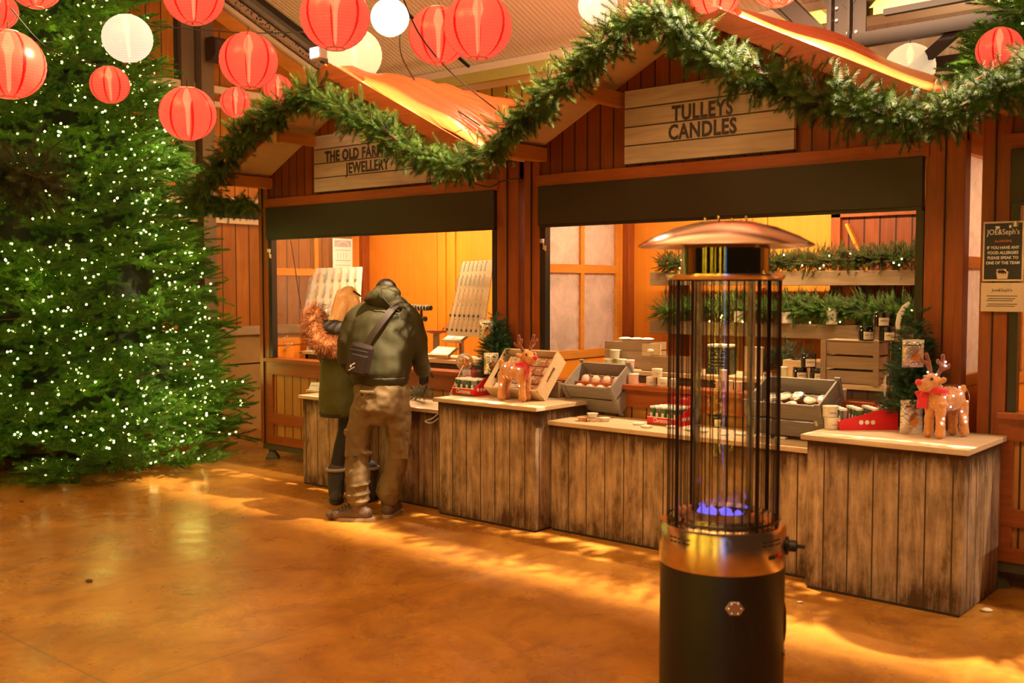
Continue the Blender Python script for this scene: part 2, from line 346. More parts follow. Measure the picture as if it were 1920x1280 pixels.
# ================================================================== market stalls
def make_stall(name,label,X0,X1,glassL,glassR,back_door=False,ledge=True,zs=1.0):
    W=X1-X0; Y0=6.15; dp=1.36; xr=W/2; mid=0
    t=thing(name,label,'market stall',(X0,Y0,0))
    pz_=2.66
    for (px_,wd,yy) in ((0,.15,0),(W-.22,.22,0),(0,.12,dp-.12),(W-.12,.12,dp-.12)):
        M().box(px_,yy,.16,px_+wd,yy+.1,pz_).build('post',MT['stallframe'],t,bevel=.004)
    for px_ in (.07,W-.11):
        M().box(px_,-.013,.16,px_+.006,.002,pz_).build('post_groove',MT['darkgap'],t)
    for px_ in (.1,W-.14):
        for yy in (.06,dp-.1):
            M().lathe([(.09,0),(.085,.02),(.045,.07),(.04,.16)],4,(px_,yy,0)).build('foot',pr('FootIron',(.09,.08,.04),.6,.3),t)
    M().box(.02,.01,.1,W-.02,.07,.16).build('base_rail',pr('BaseIron',(.10,.09,.04),.6,.2),t)
    # gable with vertical boards
    g=[(.0,2.52),(W,2.52),(W,2.66),(xr,2.66+.5*xr+.03),(0,2.66)]
    M().prism(g,.02,.06).build('gable_boarding',MT['stall'],t)
    M().box(.12,-.012,2.44,W-.2,.05,2.53).build('header_rail',MT['stallframeX'],t,bevel=.004)
    M().bar((xr,-.42,2.66+.5*xr-.06),(xr,.1,2.66+.5*xr-.06),.08,.12).build('ridge_beam',MT['stallframeY'],t)
    for sx,nm in ((0,-1),(W,1)):
        zz=2.66; M().bar((sx-nm*.16,-.40,zz+.02),(sx-nm*.16,.1,zz+.02),.09,.1).build('eave_beam',MT['stallframeY'],t)
        M().bar((sx-nm*W*.27,-.42,zz+.5*W*.27-.09),(sx-nm*W*.27,.1,zz+.5*W*.27-.09),.06,.1).build('purlin',MT['stallframeY'],t)
    for sgn in (-1,1):
        xe=xr+sgn*(xr+.03); ze=2.66-.015
        ya,yb=-.48,dp+.45
        za=2.66+.5*xr+.02
        M().add([(xr,ya,za),(xe,ya,ze),(xe,yb,ze),(xr,yb,za),(xr,ya,za+.03),(xe,ya,ze+.03),(xe,yb,ze+.03),(xr,yb,za+.03)],
          [(0,1,2,3),(7,6,5,4),(0,4,5,1),(1,5,6,2),(2,6,7,3),(3,7,4,0)]).build('roof_board',MT['soffit'],t)
        M().bar((xr,ya-.012,za-.02),(xe,ya-.012,ze-.02),.02,.11).build('bargeboard',MT['stallframeX'],t)
    # shutter and its tracks
    M().box(.155,-.03,2.155,W-.225,.02,2.445).build('shutter',MT['shutter'],t,bevel=.004)
    M().box(.16,-.02,2.135,W-.23,.01,2.157).build('shutter_bottom_bar',MT['track'],t)
    for x0 in (.16,W-.27):
        M().box(x0,.0,zs,x0+.045,.06,2.16).build('shutter_track',MT['track'],t)
    lk=M().cyl((.19,-.02,2.02),.018,.03,10).box(.205,-.03,1.97,.215,-.024,2.02).box(.22,-.03,1.96,.232,-.024,2.0); lk.build('lock_with_keys',bl,t)
    # lower front panel
    M().box(.12,.02,.22,W-.2,.05,zs-.03).build('front_boarding',wood(name+'Front',(.42,.17,.035),(.55,.25,.055),w=.125,tint=.2),t)
    M().box(.12,-.005,zs-.16,W-.2,.055,zs-.03).box(.12,-.005,.36,W-.2,.055,.46).box(.12,-.005,.16,W-.2,.055,.24).box(.13,-.002,.24,.2,.053,zs-.1).build('front_frame',MT['stallframeX'],t,bevel=.003)
    M().box(.12,-.05,zs-.035,W-.2,.14,zs).build('sill',MT['stallframeX'],t,bevel=.004)
    M().box(.03,.08,.16,W-.03,dp-.02,.2).build('stall_floor',MT['floorin'],t)
    # side walls with cross-barred windows
    for sx,nm,gm in ((.03,1,glassL),(W-.03,-1,glassR)):
        a,b=min(sx,sx+nm*.03),max(sx,sx+nm*.03)
        ly0,ly1=.1,dp-.1; wz0,wz1=1.13,2.5
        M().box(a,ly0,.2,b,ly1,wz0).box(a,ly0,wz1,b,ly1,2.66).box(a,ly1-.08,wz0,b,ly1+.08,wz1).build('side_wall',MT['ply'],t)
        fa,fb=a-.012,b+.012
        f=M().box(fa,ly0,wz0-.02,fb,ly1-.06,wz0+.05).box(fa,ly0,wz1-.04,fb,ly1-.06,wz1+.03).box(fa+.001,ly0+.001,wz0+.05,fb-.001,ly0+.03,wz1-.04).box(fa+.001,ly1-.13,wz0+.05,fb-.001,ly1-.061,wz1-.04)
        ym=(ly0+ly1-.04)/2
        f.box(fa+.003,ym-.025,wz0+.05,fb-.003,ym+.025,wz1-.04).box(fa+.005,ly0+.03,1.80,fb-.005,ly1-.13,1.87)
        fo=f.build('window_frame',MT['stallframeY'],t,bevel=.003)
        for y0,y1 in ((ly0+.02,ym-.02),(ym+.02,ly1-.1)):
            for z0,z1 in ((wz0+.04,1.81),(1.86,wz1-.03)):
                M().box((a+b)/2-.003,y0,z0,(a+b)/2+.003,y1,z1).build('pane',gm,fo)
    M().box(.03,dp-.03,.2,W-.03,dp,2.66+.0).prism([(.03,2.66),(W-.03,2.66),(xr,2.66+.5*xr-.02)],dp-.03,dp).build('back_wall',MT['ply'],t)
    for px_ in (W*.37,W*.41,W*.86):
        M().box(px_,dp-.05,.2,px_+.035,dp-.028,2.66).build('wall_batten',MT['ply'],t)
    # tarpaulin over the roof
    return t
S1=make_stall('jewellery_stall','wooden gabled market stall on the left with jewellery displays inside',-8.48,-5.17,MT['pane'],MT['dusty'])
S2=make_stall('candle_stall','wooden gabled market stall in the middle selling candles behind weathered counters',-5.11,-1.88,MT['dusty'],MT['dusty'])
S3=make_stall('food_stall','wooden market stall at the right edge carrying the allergy notices on its post',-1.79,1.5,MT['dusty'],MT['dusty'])
def tarp(X0,X1,lab,seed):
    W=X1-X0; xr=W/2; r_=random.Random(seed)
    t=M(); nx,ny=22,18; ph=[r_.uniform(0,6) for _ in range(6)]
    rows=[]
    for j in range(ny+1):
        y=-.47+j/ny*2.26
        row=[]
        for i in range(2*nx+1):
            u=(i-nx)/nx; a=abs(u); x=xr+u*(xr+.0)
            z=2.66+.5*xr*(1-a)+.065+.085*math.sin(PI*a)**.8*min(1,j/4)+.022*math.sin(a*5+y*9+ph[0])*a+.018*math.sin(y*17+a*3+ph[1])+.012*math.sin(a*14+y*4+ph[2])
            if j in (0,): z-=.02
            row.append((x,y,z))
        rows.append(row)
    vs=[p for r0 in rows for p in r0]; n=2*nx+1
    fs=[(j*n+i,j*n+i+1,(j+1)*n+i+1,(j+1)*n+i) for j in range(ny) for i in range(n-1)]
    t.add(vs,fs); o=t.build('tarpaulin',MT['tarp'],None,loc=(X0,6.15,0),smooth=True)
    m=o.modifiers.new('s','SOLIDIFY'); m.thickness=.006
    tag(o,lab,'tarpaulin'); return o
tarp(-8.48,-5.17,'shiny red tarpaulin draped over the roof of the jewellery stall',1)
tarp(-5.11,-1.88,'orange-red tarpaulin covering the roof of the candle stall',2)
tarp(-1.79,1.5,'dark red tarpaulin on the roof of the food stall at the right edge',3)
# ------------------------------------------------------------------ signs
def sign(label,X0,X1,z0,z1,lines,sz):
    t=thing('stall_sign',label,'sign',((X0+X1)/2,6.13,z0)); W=X1-X0; H=z1-z0
    M().box(-W/2,-.012,0,W/2,.02,H).build('board',wood('SignBoard',(.46,.34,.25),(.66,.52,.41),w=H/4,axis='Z',grain='X',tint=.2,groove=.005,rough=.6,bump=.2,gs=.7,off=-50+ (50%(H/4))*0),t)
    ink=pr('SignInk',(.045,.03,.03),.5,noise=0)
    for s,x,z in lines: txt(s,sz,ink,t,(x,-.0135,z),bold=.0042,ext=.0015,sx=.80,space=1.08)
    return t
sign('pale plank sign reading THE OLD FARM JEWELLERY, partly hidden by the garland',-7.58,-6.02,2.545,3.06,[('THE OLD FARMHOUSE',-.06,.308),('JEWELLERY',-.06,.185)],.130)
sign('pale plank sign reading TULLEYS CANDLES above the middle stall',-4.17,-2.90,2.545,3.06,[('TULLEYS',-.02,.31),('CANDLES',-.02,.185)],.140)
# ------------------------------------------------------------------ counters
def counter(label,X0,X1,Yf,H,mat,Yb=6.13,rim=.03,group=None):
    t=thing('display_counter',label,'counter',((X0+X1)/2,Yf,0)); W=X1-X0; D=Yb-Yf
    M().box(-W/2,0,.012,W/2,.022,H-.03).build('front_boarding',mat,t)
    for s in (-1,1):
        M().box(s*W/2-(.0 if s>0 else -.0),.022,.012,s*(W/2-.022),D,H-.03).build('side_boarding',mat,t)
    M().box(-W/2+.01,-.001,.0,W/2-.01,.02,.014).build('base_strip',MT['darkgap'],t)
    M().box(-W/2-rim,-rim,H-.03,W/2+rim,D,H).build('worktop',MT['top'],t,bevel=.004)
    return t
counter('low weathered board counter on the far left, behind the two shoppers',-7.12,-5.42,5.60,.765,MT['weathlow'])
counter('tall weathered counter carrying the first plush reindeer and small tree',-5.40,-4.47,5.5,.87,MT['weath'])
counter('long low weathered counter in the middle with the grey crates on it',-4.44,-2.52,5.64,.765,MT['weathlow'],rim=.02)
counter('tall weathered counter at the right with the glowing reindeer on it',-2.49,-1.65,5.48,.87,MT['weath'])
counter('narrow weathered board counter in front of the food stall, mostly outside the frame',-.75,.6,5.5,.87,MT['weath'])
# ================================================================== evergreen foliage
def needle_mat(name,c1,c2,c3=None):
    q=N(name); n=q.noise(q.obj(),9,3,.7); c=q.mix(q.ramp(n,[(.35,0),(.65,1)]),c1,c2)
    if c3: c=q.mix(q.math('MULTIPLY',q.ramp(q.noise(q.obj(loc=(3,1,2)),5,4,.8),[(.6,0),(.68,1)]),.7),c,c3)
    q.col(c); q.b.inputs['Roughness'].default_value=.55; q.b.inputs['Specular IOR Level'].default_value=.2; return q.m
MT['twig']=pr('Twig',(.09,.05,.02),.8)
MT['garl']=needle_mat('GarlandNeedles',(.020,.060,.006),(.080,.135,.012),(.28,.18,.02))
MT['fir']=needle_mat('FirNeedles',(.035,.13,.014),(.11,.28,.022))
MT['fird']=needle_mat('DarkNeedles',(.025,.05,.02),(.07,.09,.03),(.16,.10,.03))
def sprig_tmpl(n,L,nl,w,r,spread=55,tip=1.0):
    V=[]
    for i in range(n):
        f=(i+.5)/n; z=L*f*.96; a=i*2.39996+r.uniform(0,.5)
        th=R(spread*(1-.45*f)+r.uniform(-9,9)); l=nl*(1-.45*f*tip)*r.uniform(.8,1.15)
        d=np.array([math.sin(th)*math.cos(a),math.sin(th)*math.sin(a),math.cos(th)])
        s=np.cross(d,[0,0,1.]); s/=np.linalg.norm(s)+1e-9
        p=np.array([0,0,z]); e=p+d*l
        V+= [p-s*w*.5,p+s*w*.5,e+s*w*.15,e-s*w*.15]
    return np.array(V)
def frames(D,r):
    D=D/np.linalg.norm(D,axis=1,keepdims=True); n=len(D)
    up=np.where(np.abs(D[:,2:3])>.95,np.array([[1.,0,0]]),np.array([[0,0,1.]]))
    A=np.cross(up,D); A/=np.linalg.norm(A,axis=1,keepdims=True); B=np.cross(D,A)
    ph=r.uniform(0,2*PI,n)[:,None]; A2=A*np.cos(ph)+B*np.sin(ph); B2=-A*np.sin(ph)+B*np.cos(ph)
    return np.stack([A2,B2,D],2)
def foliage(name,P,D,S,tm,mat,parent=None,twig=.004,L=.14,loc=None,seed=1):
    r=np.random.default_rng(seed); F=frames(D,r); n=len(P); k=r.integers(0,len(tm),n)
    out=[];tw=[]
    for j,T in enumerate(tm):
        I=np.where(k==j)[0]
        if not len(I): continue
        out.append((np.einsum('nij,kj->nki',F[I],T)*S[I,None,None]+P[I,None,:]).reshape(-1,3))
    V=np.concatenate(out); nq=len(V)//4
    # twigs: thin three-sided spikes
    tri=np.array([[twig,0,0],[-twig*.5,twig*.87,0],[-twig*.5,-twig*.87,0],[0,0,L]])
    TV=(np.einsum('nij,kj->nki',F,tri)*S[:,None,None]+P[:,None,:]).reshape(-1,3)
    me=bpy.data.meshes.new(name); nv=len(V)+len(TV); me.vertices.add(nv)
    me.vertices.foreach_set('co',np.concatenate([V,TV]).astype(np.float32).ravel())
    q=np.arange(nq*4,dtype=np.int32); b=len(V)+np.arange(n,dtype=np.int32)[:,None]*4
    t=np.concatenate([b+0,b+1,b+3,b+1,b+2,b+3,b+2,b+0,b+3],1).ravel().astype(np.int32)
    me.loops.add(len(q)+len(t)); me.loops.foreach_set('vertex_index',np.concatenate([q,t]))
    me.polygons.add(nq+3*n)
    me.polygons.foreach_set('loop_start',np.concatenate([np.arange(nq)*4,nq*4+np.arange(3*n)*3]).astype(np.int32))
    me.polygons.foreach_set('loop_total',np.concatenate([np.full(nq,4),np.full(3*n,3)]).astype(np.int32))
    me.materials.append(mat); me.materials.append(MT['twig'])
    me.polygons.foreach_set('material_index',np.concatenate([np.zeros(nq),np.ones(3*n)]).astype(np.int32))
    me.update(calc_edges=True); me.validate()
    o=bpy.data.objects.new(name,me); COL.objects.link(o)
    if parent: o.parent=parent
    if loc is not None: o.location=loc
    return o
_r=random.Random(3)
TG=[sprig_tmpl(120,.105,.036,.0022,_r,spread=74,tip=.5) for _ in range(5)]
TF=[sprig_tmpl(72,.15,.030,.0046,_r,spread=62,tip=.35) for _ in range(5)]
TS=[sprig_tmpl(60,.07,.018,.0020,_r,spread=62,tip=.35) for _ in range(3)]
def garland(label,pts,rad,dens,seed,mat='garl',droop=.25,name='pine_garland',scale=(.75,1.2),group=None,cat='garland',tm=None,L=.15,parent=None):
    r=np.random.default_rng(seed); pts=[np.array(p) for p in pts]
    seg=[np.linalg.norm(b-a) for a,b in zip(pts,pts[1:])]; tot=sum(seg); n=int(tot*dens)
    base=pts[len(pts)//2]*0+np.array(pts[0])
    P=[];D=[]
    for i in range(n):
        s=r.uniform(0,tot); k=0
        while s>seg[k]: s-=seg[k]; k+=1
        a,b=pts[k],pts[k+1]; p=a+(b-a)*s/seg[k]; tdir=(b-a)/seg[k]
        u=r.normal(size=3); u-=tdir*u.dot(tdir)*.3; u/=np.linalg.norm(u)
        u=u+np.array([0,-.25,-droop])+tdir*r.uniform(-.7,.7); u/=np.linalg.norm(u)
        q9=s+sum(seg[:k]); bump=1+.30*math.sin(q9*11+seed)+.22*math.sin(q9*23+seed*2)
        P.append(p+u*rad*bump*r.uniform(.05,.55)-base); D.append(u)
    S=r.uniform(*scale,n)
    if parent is None:
        t=thing(name,label,cat,tuple(base),0,group)
    else: t=parent
    foliage('needles',np.array(P),np.array(D),S,tm or TG,MT[mat],t,L=.105,seed=seed)
    M().tube([p-base for p in pts],.012,6).build('wire_stem',MT['twig'],t,smooth=True)
    return t
def gp(lst,Y=5.5): return [at(x,y,Y=Y) for x,y in lst]
garland('thick pine garland over the gable of the jewellery stall, half covering its sign',
  gp([(356,372),(392,345),(425,285),(470,238),(530,200),(575,170),(610,185),(660,215),(710,235),(752,268),(800,295),(862,312),(892,300)]),.19,330,11)
garland('short pine garland tail hanging level below the left eave of the jewellery stall',gp([(352,372),(400,382),(440,380),(478,384)],5.75),.10,300,12,droop=.6)
garland('long pine garland over the peak of the candle stall, drooping across its sign',
  gp([(905,290),(945,248),(985,212),(1040,168),(1090,125),(1130,85),(1180,40),(1230,25),(1280,55),(1320,100),(1380,130),(1440,140),(1500,170),(1560,185),(1620,200),(1680,225),(1725,222)]),.185,380,13)
garland('pine garland climbing the gable of the food stall at the right edge',gp([(1735,222),(1790,205),(1850,175),(1900,160),(1990,110),(2080,70)]),.19,380,14)
# dark unlit pine bunch in front of the tree
g=garland('dark brownish unlit pine bough hanging at the left edge before the lit tree',[at(-60,330,D=7.4),at(0,320,D=7.3),at(50,325,D=7.3),at(85,345,D=7.4)],.34,520,15,mat='fird',name='pine_bough',cat='pine bough',scale=(.9,1.5))
# ------------------------------------------------------------------ lit Christmas tree
def tree(label,C,H,Rb,nb,seed,zmin=.25,xmin=-99,az=None,spr=6,taper=.92,nb_l=1400,lightlabel=None,bulb=.0105,ms=(1,1.45),zl=(0,99),yield_=None):
    r=np.random.default_rng(seed); C=np.array(C,float)
    t=thing('christmas_tree',label,'Christmas tree',tuple(C))
    P=[];D=[];BP=[]
    camdir=math.atan2(-C[1],-C[0])
    for i in range(nb):
        z=zmin+(H-zmin)*(1-math.sqrt(r.uniform(0,1)))*1.0
        if not(zl[0]<z<zl[1]): continue
        rad=Rb*(1-z/H)**taper+.05
        a=camdir+r.uniform(-2.2,2.2) if az is None else r.uniform(0,2*PI)
        o=np.array([math.cos(a),math.sin(a),0.]); side=np.array([-math.sin(a),math.cos(a),0.])
        rt=rad*r.uniform(.80,1.10); bl=min(.55,rad*.6)
        if C[0]+o[0]*rt<xmin: continue
        bd_=o+np.array([0,0,r.uniform(-.25,.3)])+side*r.uniform(-.3,.3); bd_/=np.linalg.norm(bd_)
        tip=o*rt+np.array([0,0,z-.10*rad])
        for j in range(spr):
            f=j/(spr-1); node=tip-bd_*bl*(1-f)
            for s_ in (-1,1,0):
                if s_==0 and j%2: continue
                u=bd_*1.0+side*s_*(1.15-.5*f)+r.normal(size=3)*.22+np.array([0,0,.12]); u/=np.linalg.norm(u)
                P.append(node+u*r.uniform(0,.05)); D.append(u)
        for j in range(int(nb_l/nb)+(r.uniform()<nb_l/nb%1)):
            f=r.uniform(.2,1.05); BP.append(tip-bd_*bl*(1-f)+side*r.uniform(-.13,.13)*(1.2-f)+np.array([0,0,r.uniform(.01,.07)])+o*.02)
    P=np.array(P);D=np.array(D); K=(P[:,0]+C[0]>xmin)&((P+D*.2)[:,0]+C[0]>xmin-.05); P=P[K];D=D[K]; BP=[p for p in BP if p[0]+C[0]>xmin]
    foliage('branches',P,D,r.uniform(*ms,len(P)),TF,MT['fir'],t,seed=seed,L=.16)
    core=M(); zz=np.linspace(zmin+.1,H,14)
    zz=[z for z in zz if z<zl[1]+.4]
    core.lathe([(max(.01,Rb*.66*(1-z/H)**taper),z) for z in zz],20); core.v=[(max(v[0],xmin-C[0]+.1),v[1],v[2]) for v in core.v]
    core.build('inner_branches',pr('InnerShade',(.004,.009,.003),.9,noise=.3,nsc=12),t)  # near-black core put in as the shade deep among the branches
    M().cyl((0,0,0),.07,zmin+.3,10).build('trunk',MT['twig'],t)
    st=M()
    for k in range(4):
        a=k*PI/2+.4; st.bar((0,0,.05),(.7*math.cos(a),.7*math.sin(a),.02),.05,.04)
    st.build('stand',MT['black'],t)
    L=thing('string_lights',lightlabel,'string lights',tuple(C))
    ico=bmesh.new(); bmesh.ops.create_icosphere(ico,subdivisions=1,radius=bulb); me=bpy.data.meshes.new('bulb'); ico.to_mesh(me); ico.free()
    me.materials.append(MT['bulb'])
    BP=sorted(BP,key=lambda p:p[1]*0+math.hypot(C[0]+p[0],C[1]+p[1]))
    bv=[v.co.copy() for v in me.vertices]; bf=[tuple(p.vertices) for p in me.polygons]
    for p in BP[:100]:
        o=bpy.data.objects.new('bulb',me); COL.objects.link(o); o.parent=L; o.location=tuple(p)
    if len(BP)>100:
        m=M()
        for p in BP[100:]: m.add([v+Vector(p) for v in bv],bf)
        o=m.build('bulb',MT['bulb'],L); o['kind']='stuff'
    # wire spiralling through the branches
    w=M(); pts=[]
    for i in range(520):
        f=i/520; z=zmin+.15+(H-zmin-.4)*f; a=f*2*PI*13; rad=Rb*(1-z/H)**taper*.93
        if zl[0]<z<zl[1] and C[0]+rad*math.cos(a)>xmin: pts.append((rad*math.cos(a),rad*math.sin(a),z-.1))
        elif len(pts)>2: w.tube(pts,.003,4); pts=[]
    if len(pts)>2: w.tube(pts,.003,4)
    w.build('wire',MT['twig'],L)
    return t
MT['bulb']=emis('FairyBulb',(1,.82,.22),20)
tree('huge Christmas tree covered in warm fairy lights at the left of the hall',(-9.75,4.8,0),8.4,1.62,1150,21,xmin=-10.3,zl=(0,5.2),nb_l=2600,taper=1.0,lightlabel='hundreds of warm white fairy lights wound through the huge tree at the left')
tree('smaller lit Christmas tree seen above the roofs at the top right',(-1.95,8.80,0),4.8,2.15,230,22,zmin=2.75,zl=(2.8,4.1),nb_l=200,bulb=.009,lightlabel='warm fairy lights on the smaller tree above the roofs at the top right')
# ================================================================== paper lanterns
def lantern_mat(name,base,stripe,est,trans):
    q=N(name); X=q.sep(q.obj()); ang=q.math('ARCTAN2',X[1],X[0])
    k=q.math('MULTIPLY',ang,8/(2*PI)); fr=q.math('ABSOLUTE',q.math('SUBTRACT',q.math('FRACT',q.math('ADD',k,20.5)),.5))
    st=q.math('LESS_THAN',fr,.06 if stripe else -1)
    rib=q.math('FRACT',q.math('MULTIPLY',q.math('ADD',X[2],2),1/.0165 if True else 1)); rb=q.math('LESS_THAN',rib,.10)
    n=q.noise(q.obj((1,1,1)),5,4,.6)
    c=q.mix(q.math('MULTIPLY',n,.35),base,[x*.8 for x in base])
    if stripe: c=q.mix(st,c,stripe)
    c=q.mix(q.math('MULTIPLY',rb,.5),c,[x*.35 for x in (stripe or base)])
    d=q.nd('ShaderNodeBsdfDiffuse'); tr=q.nd('ShaderNodeBsdfTranslucent'); gl=q.nd('ShaderNodeBsdfGlossy'); gl.inputs['Roughness'].default_value=.3
    gl.inputs[0].default_value=(1,.8,.6,1)
    q.lk(c,d.inputs[0]); q.lk(c,tr.inputs[0])
    m=q.nd('ShaderNodeMixShader'); m.inputs[0].default_value=trans; q.lk(d.outputs[0],m.inputs[1]); q.lk(tr.outputs[0],m.inputs[2])
    m3=q.nd('ShaderNodeMixShader'); m3.inputs[0].default_value=.05; q.lk(m.outputs[0],m3.inputs[1]); q.lk(gl.outputs[0],m3.inputs[2])
    e=q.nd('ShaderNodeEmission'); q.lk(c,e.inputs[0]); e.inputs[1].default_value=est
    tp=q.nd('ShaderNodeBsdfTransparent'); tp.inputs[0].default_value=tuple(.5+.5*x for x in base)+(1,); m4=q.nd('ShaderNodeMixShader'); m4.inputs[0].default_value=.13; q.lk(m3.outputs[0],m4.inputs[1]); q.lk(tp.outputs[0],m4.inputs[2]); m3=m4
    a=q.nd('ShaderNodeAddShader'); q.lk(m3.outputs[0],a.inputs[0]); q.lk(e.outputs[0],a.inputs[1]); q.lk(a.outputs[0],q.out.inputs[0])
    try: q.m.cycles.emission_sampling='NONE'
    except Exception: pass
    return q.m
LR=lantern_mat('RedPaper',(.90,.17,.11),(.62,.003,.008),.36,.6)
LW=lantern_mat('WhitePaperLantern',(.90,.88,.84),None,.30,.6)
LCm=lantern_mat('CreamPaper',(.92,.80,.56),None,.42,.6)
ring_m=pr('LanternRing',(.75,.45,.35),.5,noise=0); wire_m=pr('BlackWire',(.02,.015,.012),.5,noise=0)
LPOS=[]; MT['lampb']=emis('LampBulb',(1,.70,.30),4,True)
def lantern(px,py,rpx,r,kind,label,pw=4,tilt=0,rot=0,loc=None):
    mt={'r':LR,'w':LW,'c':LCm}[kind]; D=r*FPX/rpx
    c=at(px,py,D=D) if loc is None else loc; t=thing('paper_lantern',label,'paper lantern',tuple(c),0,None); t.rotation_euler=(tilt,tilt*.6,rot)
    t['group']={'r':'red paper lanterns hung across the hall','w':'white paper lanterns hung across the hall','c':'white paper lanterns hung across the hall'}[kind]
    m=M(); nv=26; nu=40; prof=[]
    for i in range(nv+1):
        a=R(16)+(PI-R(32))*i/nv; prof.append((r*math.sin(a)*(1+.006*math.cos(i*PI)),-r*math.cos(a)*.96))
    m.lathe(prof,nu,cap=False).build('shade',mt,t,smooth=True)
    z=r*math.cos(R(16))*.96; rr=r*math.sin(R(16))
    for s in (-1,1):
        q=M(); q.loft([[(rr*k*math.cos(2*PI*j/20),rr*k*math.sin(2*PI*j/20),s*z+dz) for j in range(20)] for k,dz in ((1.04,-.003),(1.04,.003),(.9,.003),(.9,-.003))],closed=True,cap=False)
        q.build('rim_ring',ring_m if kind=='r' else LW,t)
    M().tube([(0,0,z),(0,0,z+.05)],.003,6).build('hanging_hook',wire_m,t)
    M().lathe([(.0,-r*.82),(r*.05,-r*.7),(r*.075,0),(r*.10,r*.3),(r*.17,r*.5),(r*.14,r*.65),(r*.05,r*.9)],12).build('lamp_bulb',MT['lampb'],t,smooth=True)  # bulb drawn out downward to make the bright streak on the shade
    l=bpy.data.lights.new('Light','POINT'); l.energy=pw*(r/.2)**2; l.color=(1,.58,.28) if kind!='w' else (1,.78,.55); l.shadow_soft_size=r*.12
    o=bpy.data.objects.new('Light',l); COL.objects.link(o); o.location=c+Vector((0,0,r*.5)); LPOS.append(c+Vector((0,0,z+.05)))
    return t
lantern(16,121,66,.20,'r','large red paper lantern cut by the left edge, lower of the three there')
lantern(-4,20,36,.15,'r','red paper lantern barely in view at the upper left edge')
lantern(66,-33,50,.20,'r','red paper lantern at the top left corner with only its bottom in view')
lantern(239,72,46,.19,'w','white slightly crumpled paper lantern hanging before the lit tree',4,tilt=.15)
lantern(206,159,36,.12,'r','small red paper lantern just below the crumpled white one',5,tilt=.12)
lantern(363,-8,56,.20,'r','red paper lantern at the top edge before the plank wall',rot=.3)
lantern(466,114,54,.20,'r','large red paper lantern beside the black loudspeaker',rot=.1)
lantern(352,213,52,.20,'r','lowest large red paper lantern, touching the edge of the lit tree',tilt=.22,rot=.4)
lantern(442,192,29,.15,'r','small pale red paper lantern just above the garland on the left eave',7)
lantern(521,167,27,.15,'r','red paper lantern half hidden behind the left stall garland',7)
lantern(628,31,65,.20,'r','biggest red paper lantern, in front of the cream one above the left stall')
lantern(731,33,36,.15,'w','small bright white paper lantern beside the biggest red one',9)
lantern(665,103,51,.25,'c','large cream paper lantern resting behind the left stall roof',9)
lantern(822,67,56,.20,'r','red paper lantern overlapped by its larger neighbour at the top middle',rot=.2)
lantern(896,50,64,.20,'r','large red paper lantern at the top middle, front one of the overlapping pair')
lantern(1121,10,37,.15,'w','white paper lantern above the left slope of the candle stall',9)
lantern(1340,-8,46,.15,'r','red paper lantern peeking over the peak of the candle stall')
lantern(1456,-36,50,.15,'r','red paper lantern at the top edge next to the steel truss')
lantern(1706,127,46,.20,'c','cream paper lantern rising behind the right slope of the candle stall roof',8)
lantern(1874,93,42,.145,'r','red paper lantern before the small lit tree at the top right')
for (lx,ly,lz,lr,kd,lab) in ((-.9,.6,4.7,.27,'w','white paper lantern overhead in front of the viewer, left of two'),(.5,1.3,4.9,.27,'w','white paper lantern overhead in front of the viewer, right of two'),(-2.1,.0,4.6,.25,'c','cream paper lantern high overhead at the left of the viewer'),(.2,-.7,5.0,.25,'r','red paper lantern high overhead behind the viewer')):
    lantern(0,0,1,lr,kd,lab,pw=5,loc=Vector((lx,ly,lz)))  # unseen lanterns added to reflect in the heater cap
def cable(label,pts,r=.006,mat=None,name='cable'):
    pts=[Vector(p) for p in pts]; b=pts[0]; out=[]
    for i in range(len(pts)-1):
        p0=pts[max(i-1,0)];p1=pts[i];p2=pts[i+1];p3=pts[min(i+2,len(pts)-1)]
        for k in range(8):
            u=k/8; out.append(.5*((2*p1)+(p2-p0)*u+(2*p0-5*p1+4*p2-p3)*u*u+(3*p1-p0-3*p2+p3)*u**3)-b)
    out.append(pts[-1]-b)
    return tag(M().tube(out,r,6).build(name,mat or wire_m,None,loc=tuple(b),smooth=True),label,'cable')
cable('thin dark cable looping from the white lantern down onto the red tarpaulin',[at(750,60,D=8.3),at(755,110,D=8.4),at(800,180,Y=6.6),at(845,200,Y=6.2),at(900,235,Y=5.9)],.005)
cable('thin dark cable falling past the overlapping red lanterns to the candle stall roof',[at(757,0,D=6.4),at(790,70,D=6.6),at(850,140,D=7.2),at(930,205,D=8)],.005)
cable('black festoon wire strung level across the plank wall behind the red lanterns',[at(280,48,D=8.6),at(400,58,D=8.8),at(480,62,D=9),at(570,60,D=8.6)],.005)
cable('black wire slanting across the lit tree down to the small red lantern',[at(20,15,D=7),at(90,90,D=7.1),at(190,125,D=7)],.005)
cable('black cable slung between the two stall fronts below the garland',[at(890,345,Y=6.05),at(920,350,Y=6.05),at(945,338,Y=6.05),at(975,335,Y=6.05)],.006)
# loudspeaker on the wall
c=at(418,95,X=-10.0); t=thing('loudspeaker','black loudspeaker bracketed to the plank wall behind the lanterns','loudspeaker',tuple(c))
M().prism([(-.11,-.13),(.02,-.13),(.1,-.08),(.1,.08),(.02,.13),(-.11,.13)],-.16,.16).build('cabinet',pr('SpeakerBlack',(.03,.015,.012),.5),t,bevel=.01)
M().prism([(.022,-.12),(.11,-.075),(.11,.075),(.022,.12)],-.15,.15).build('grille',pr('SpeakerGrille',(.05,.02,.02),.4),t)
M().tube([(-.1,0,.1),(-.25,.0,.15),(-.36,0,.3)],.012,6).build('bracket',wire_m,t)
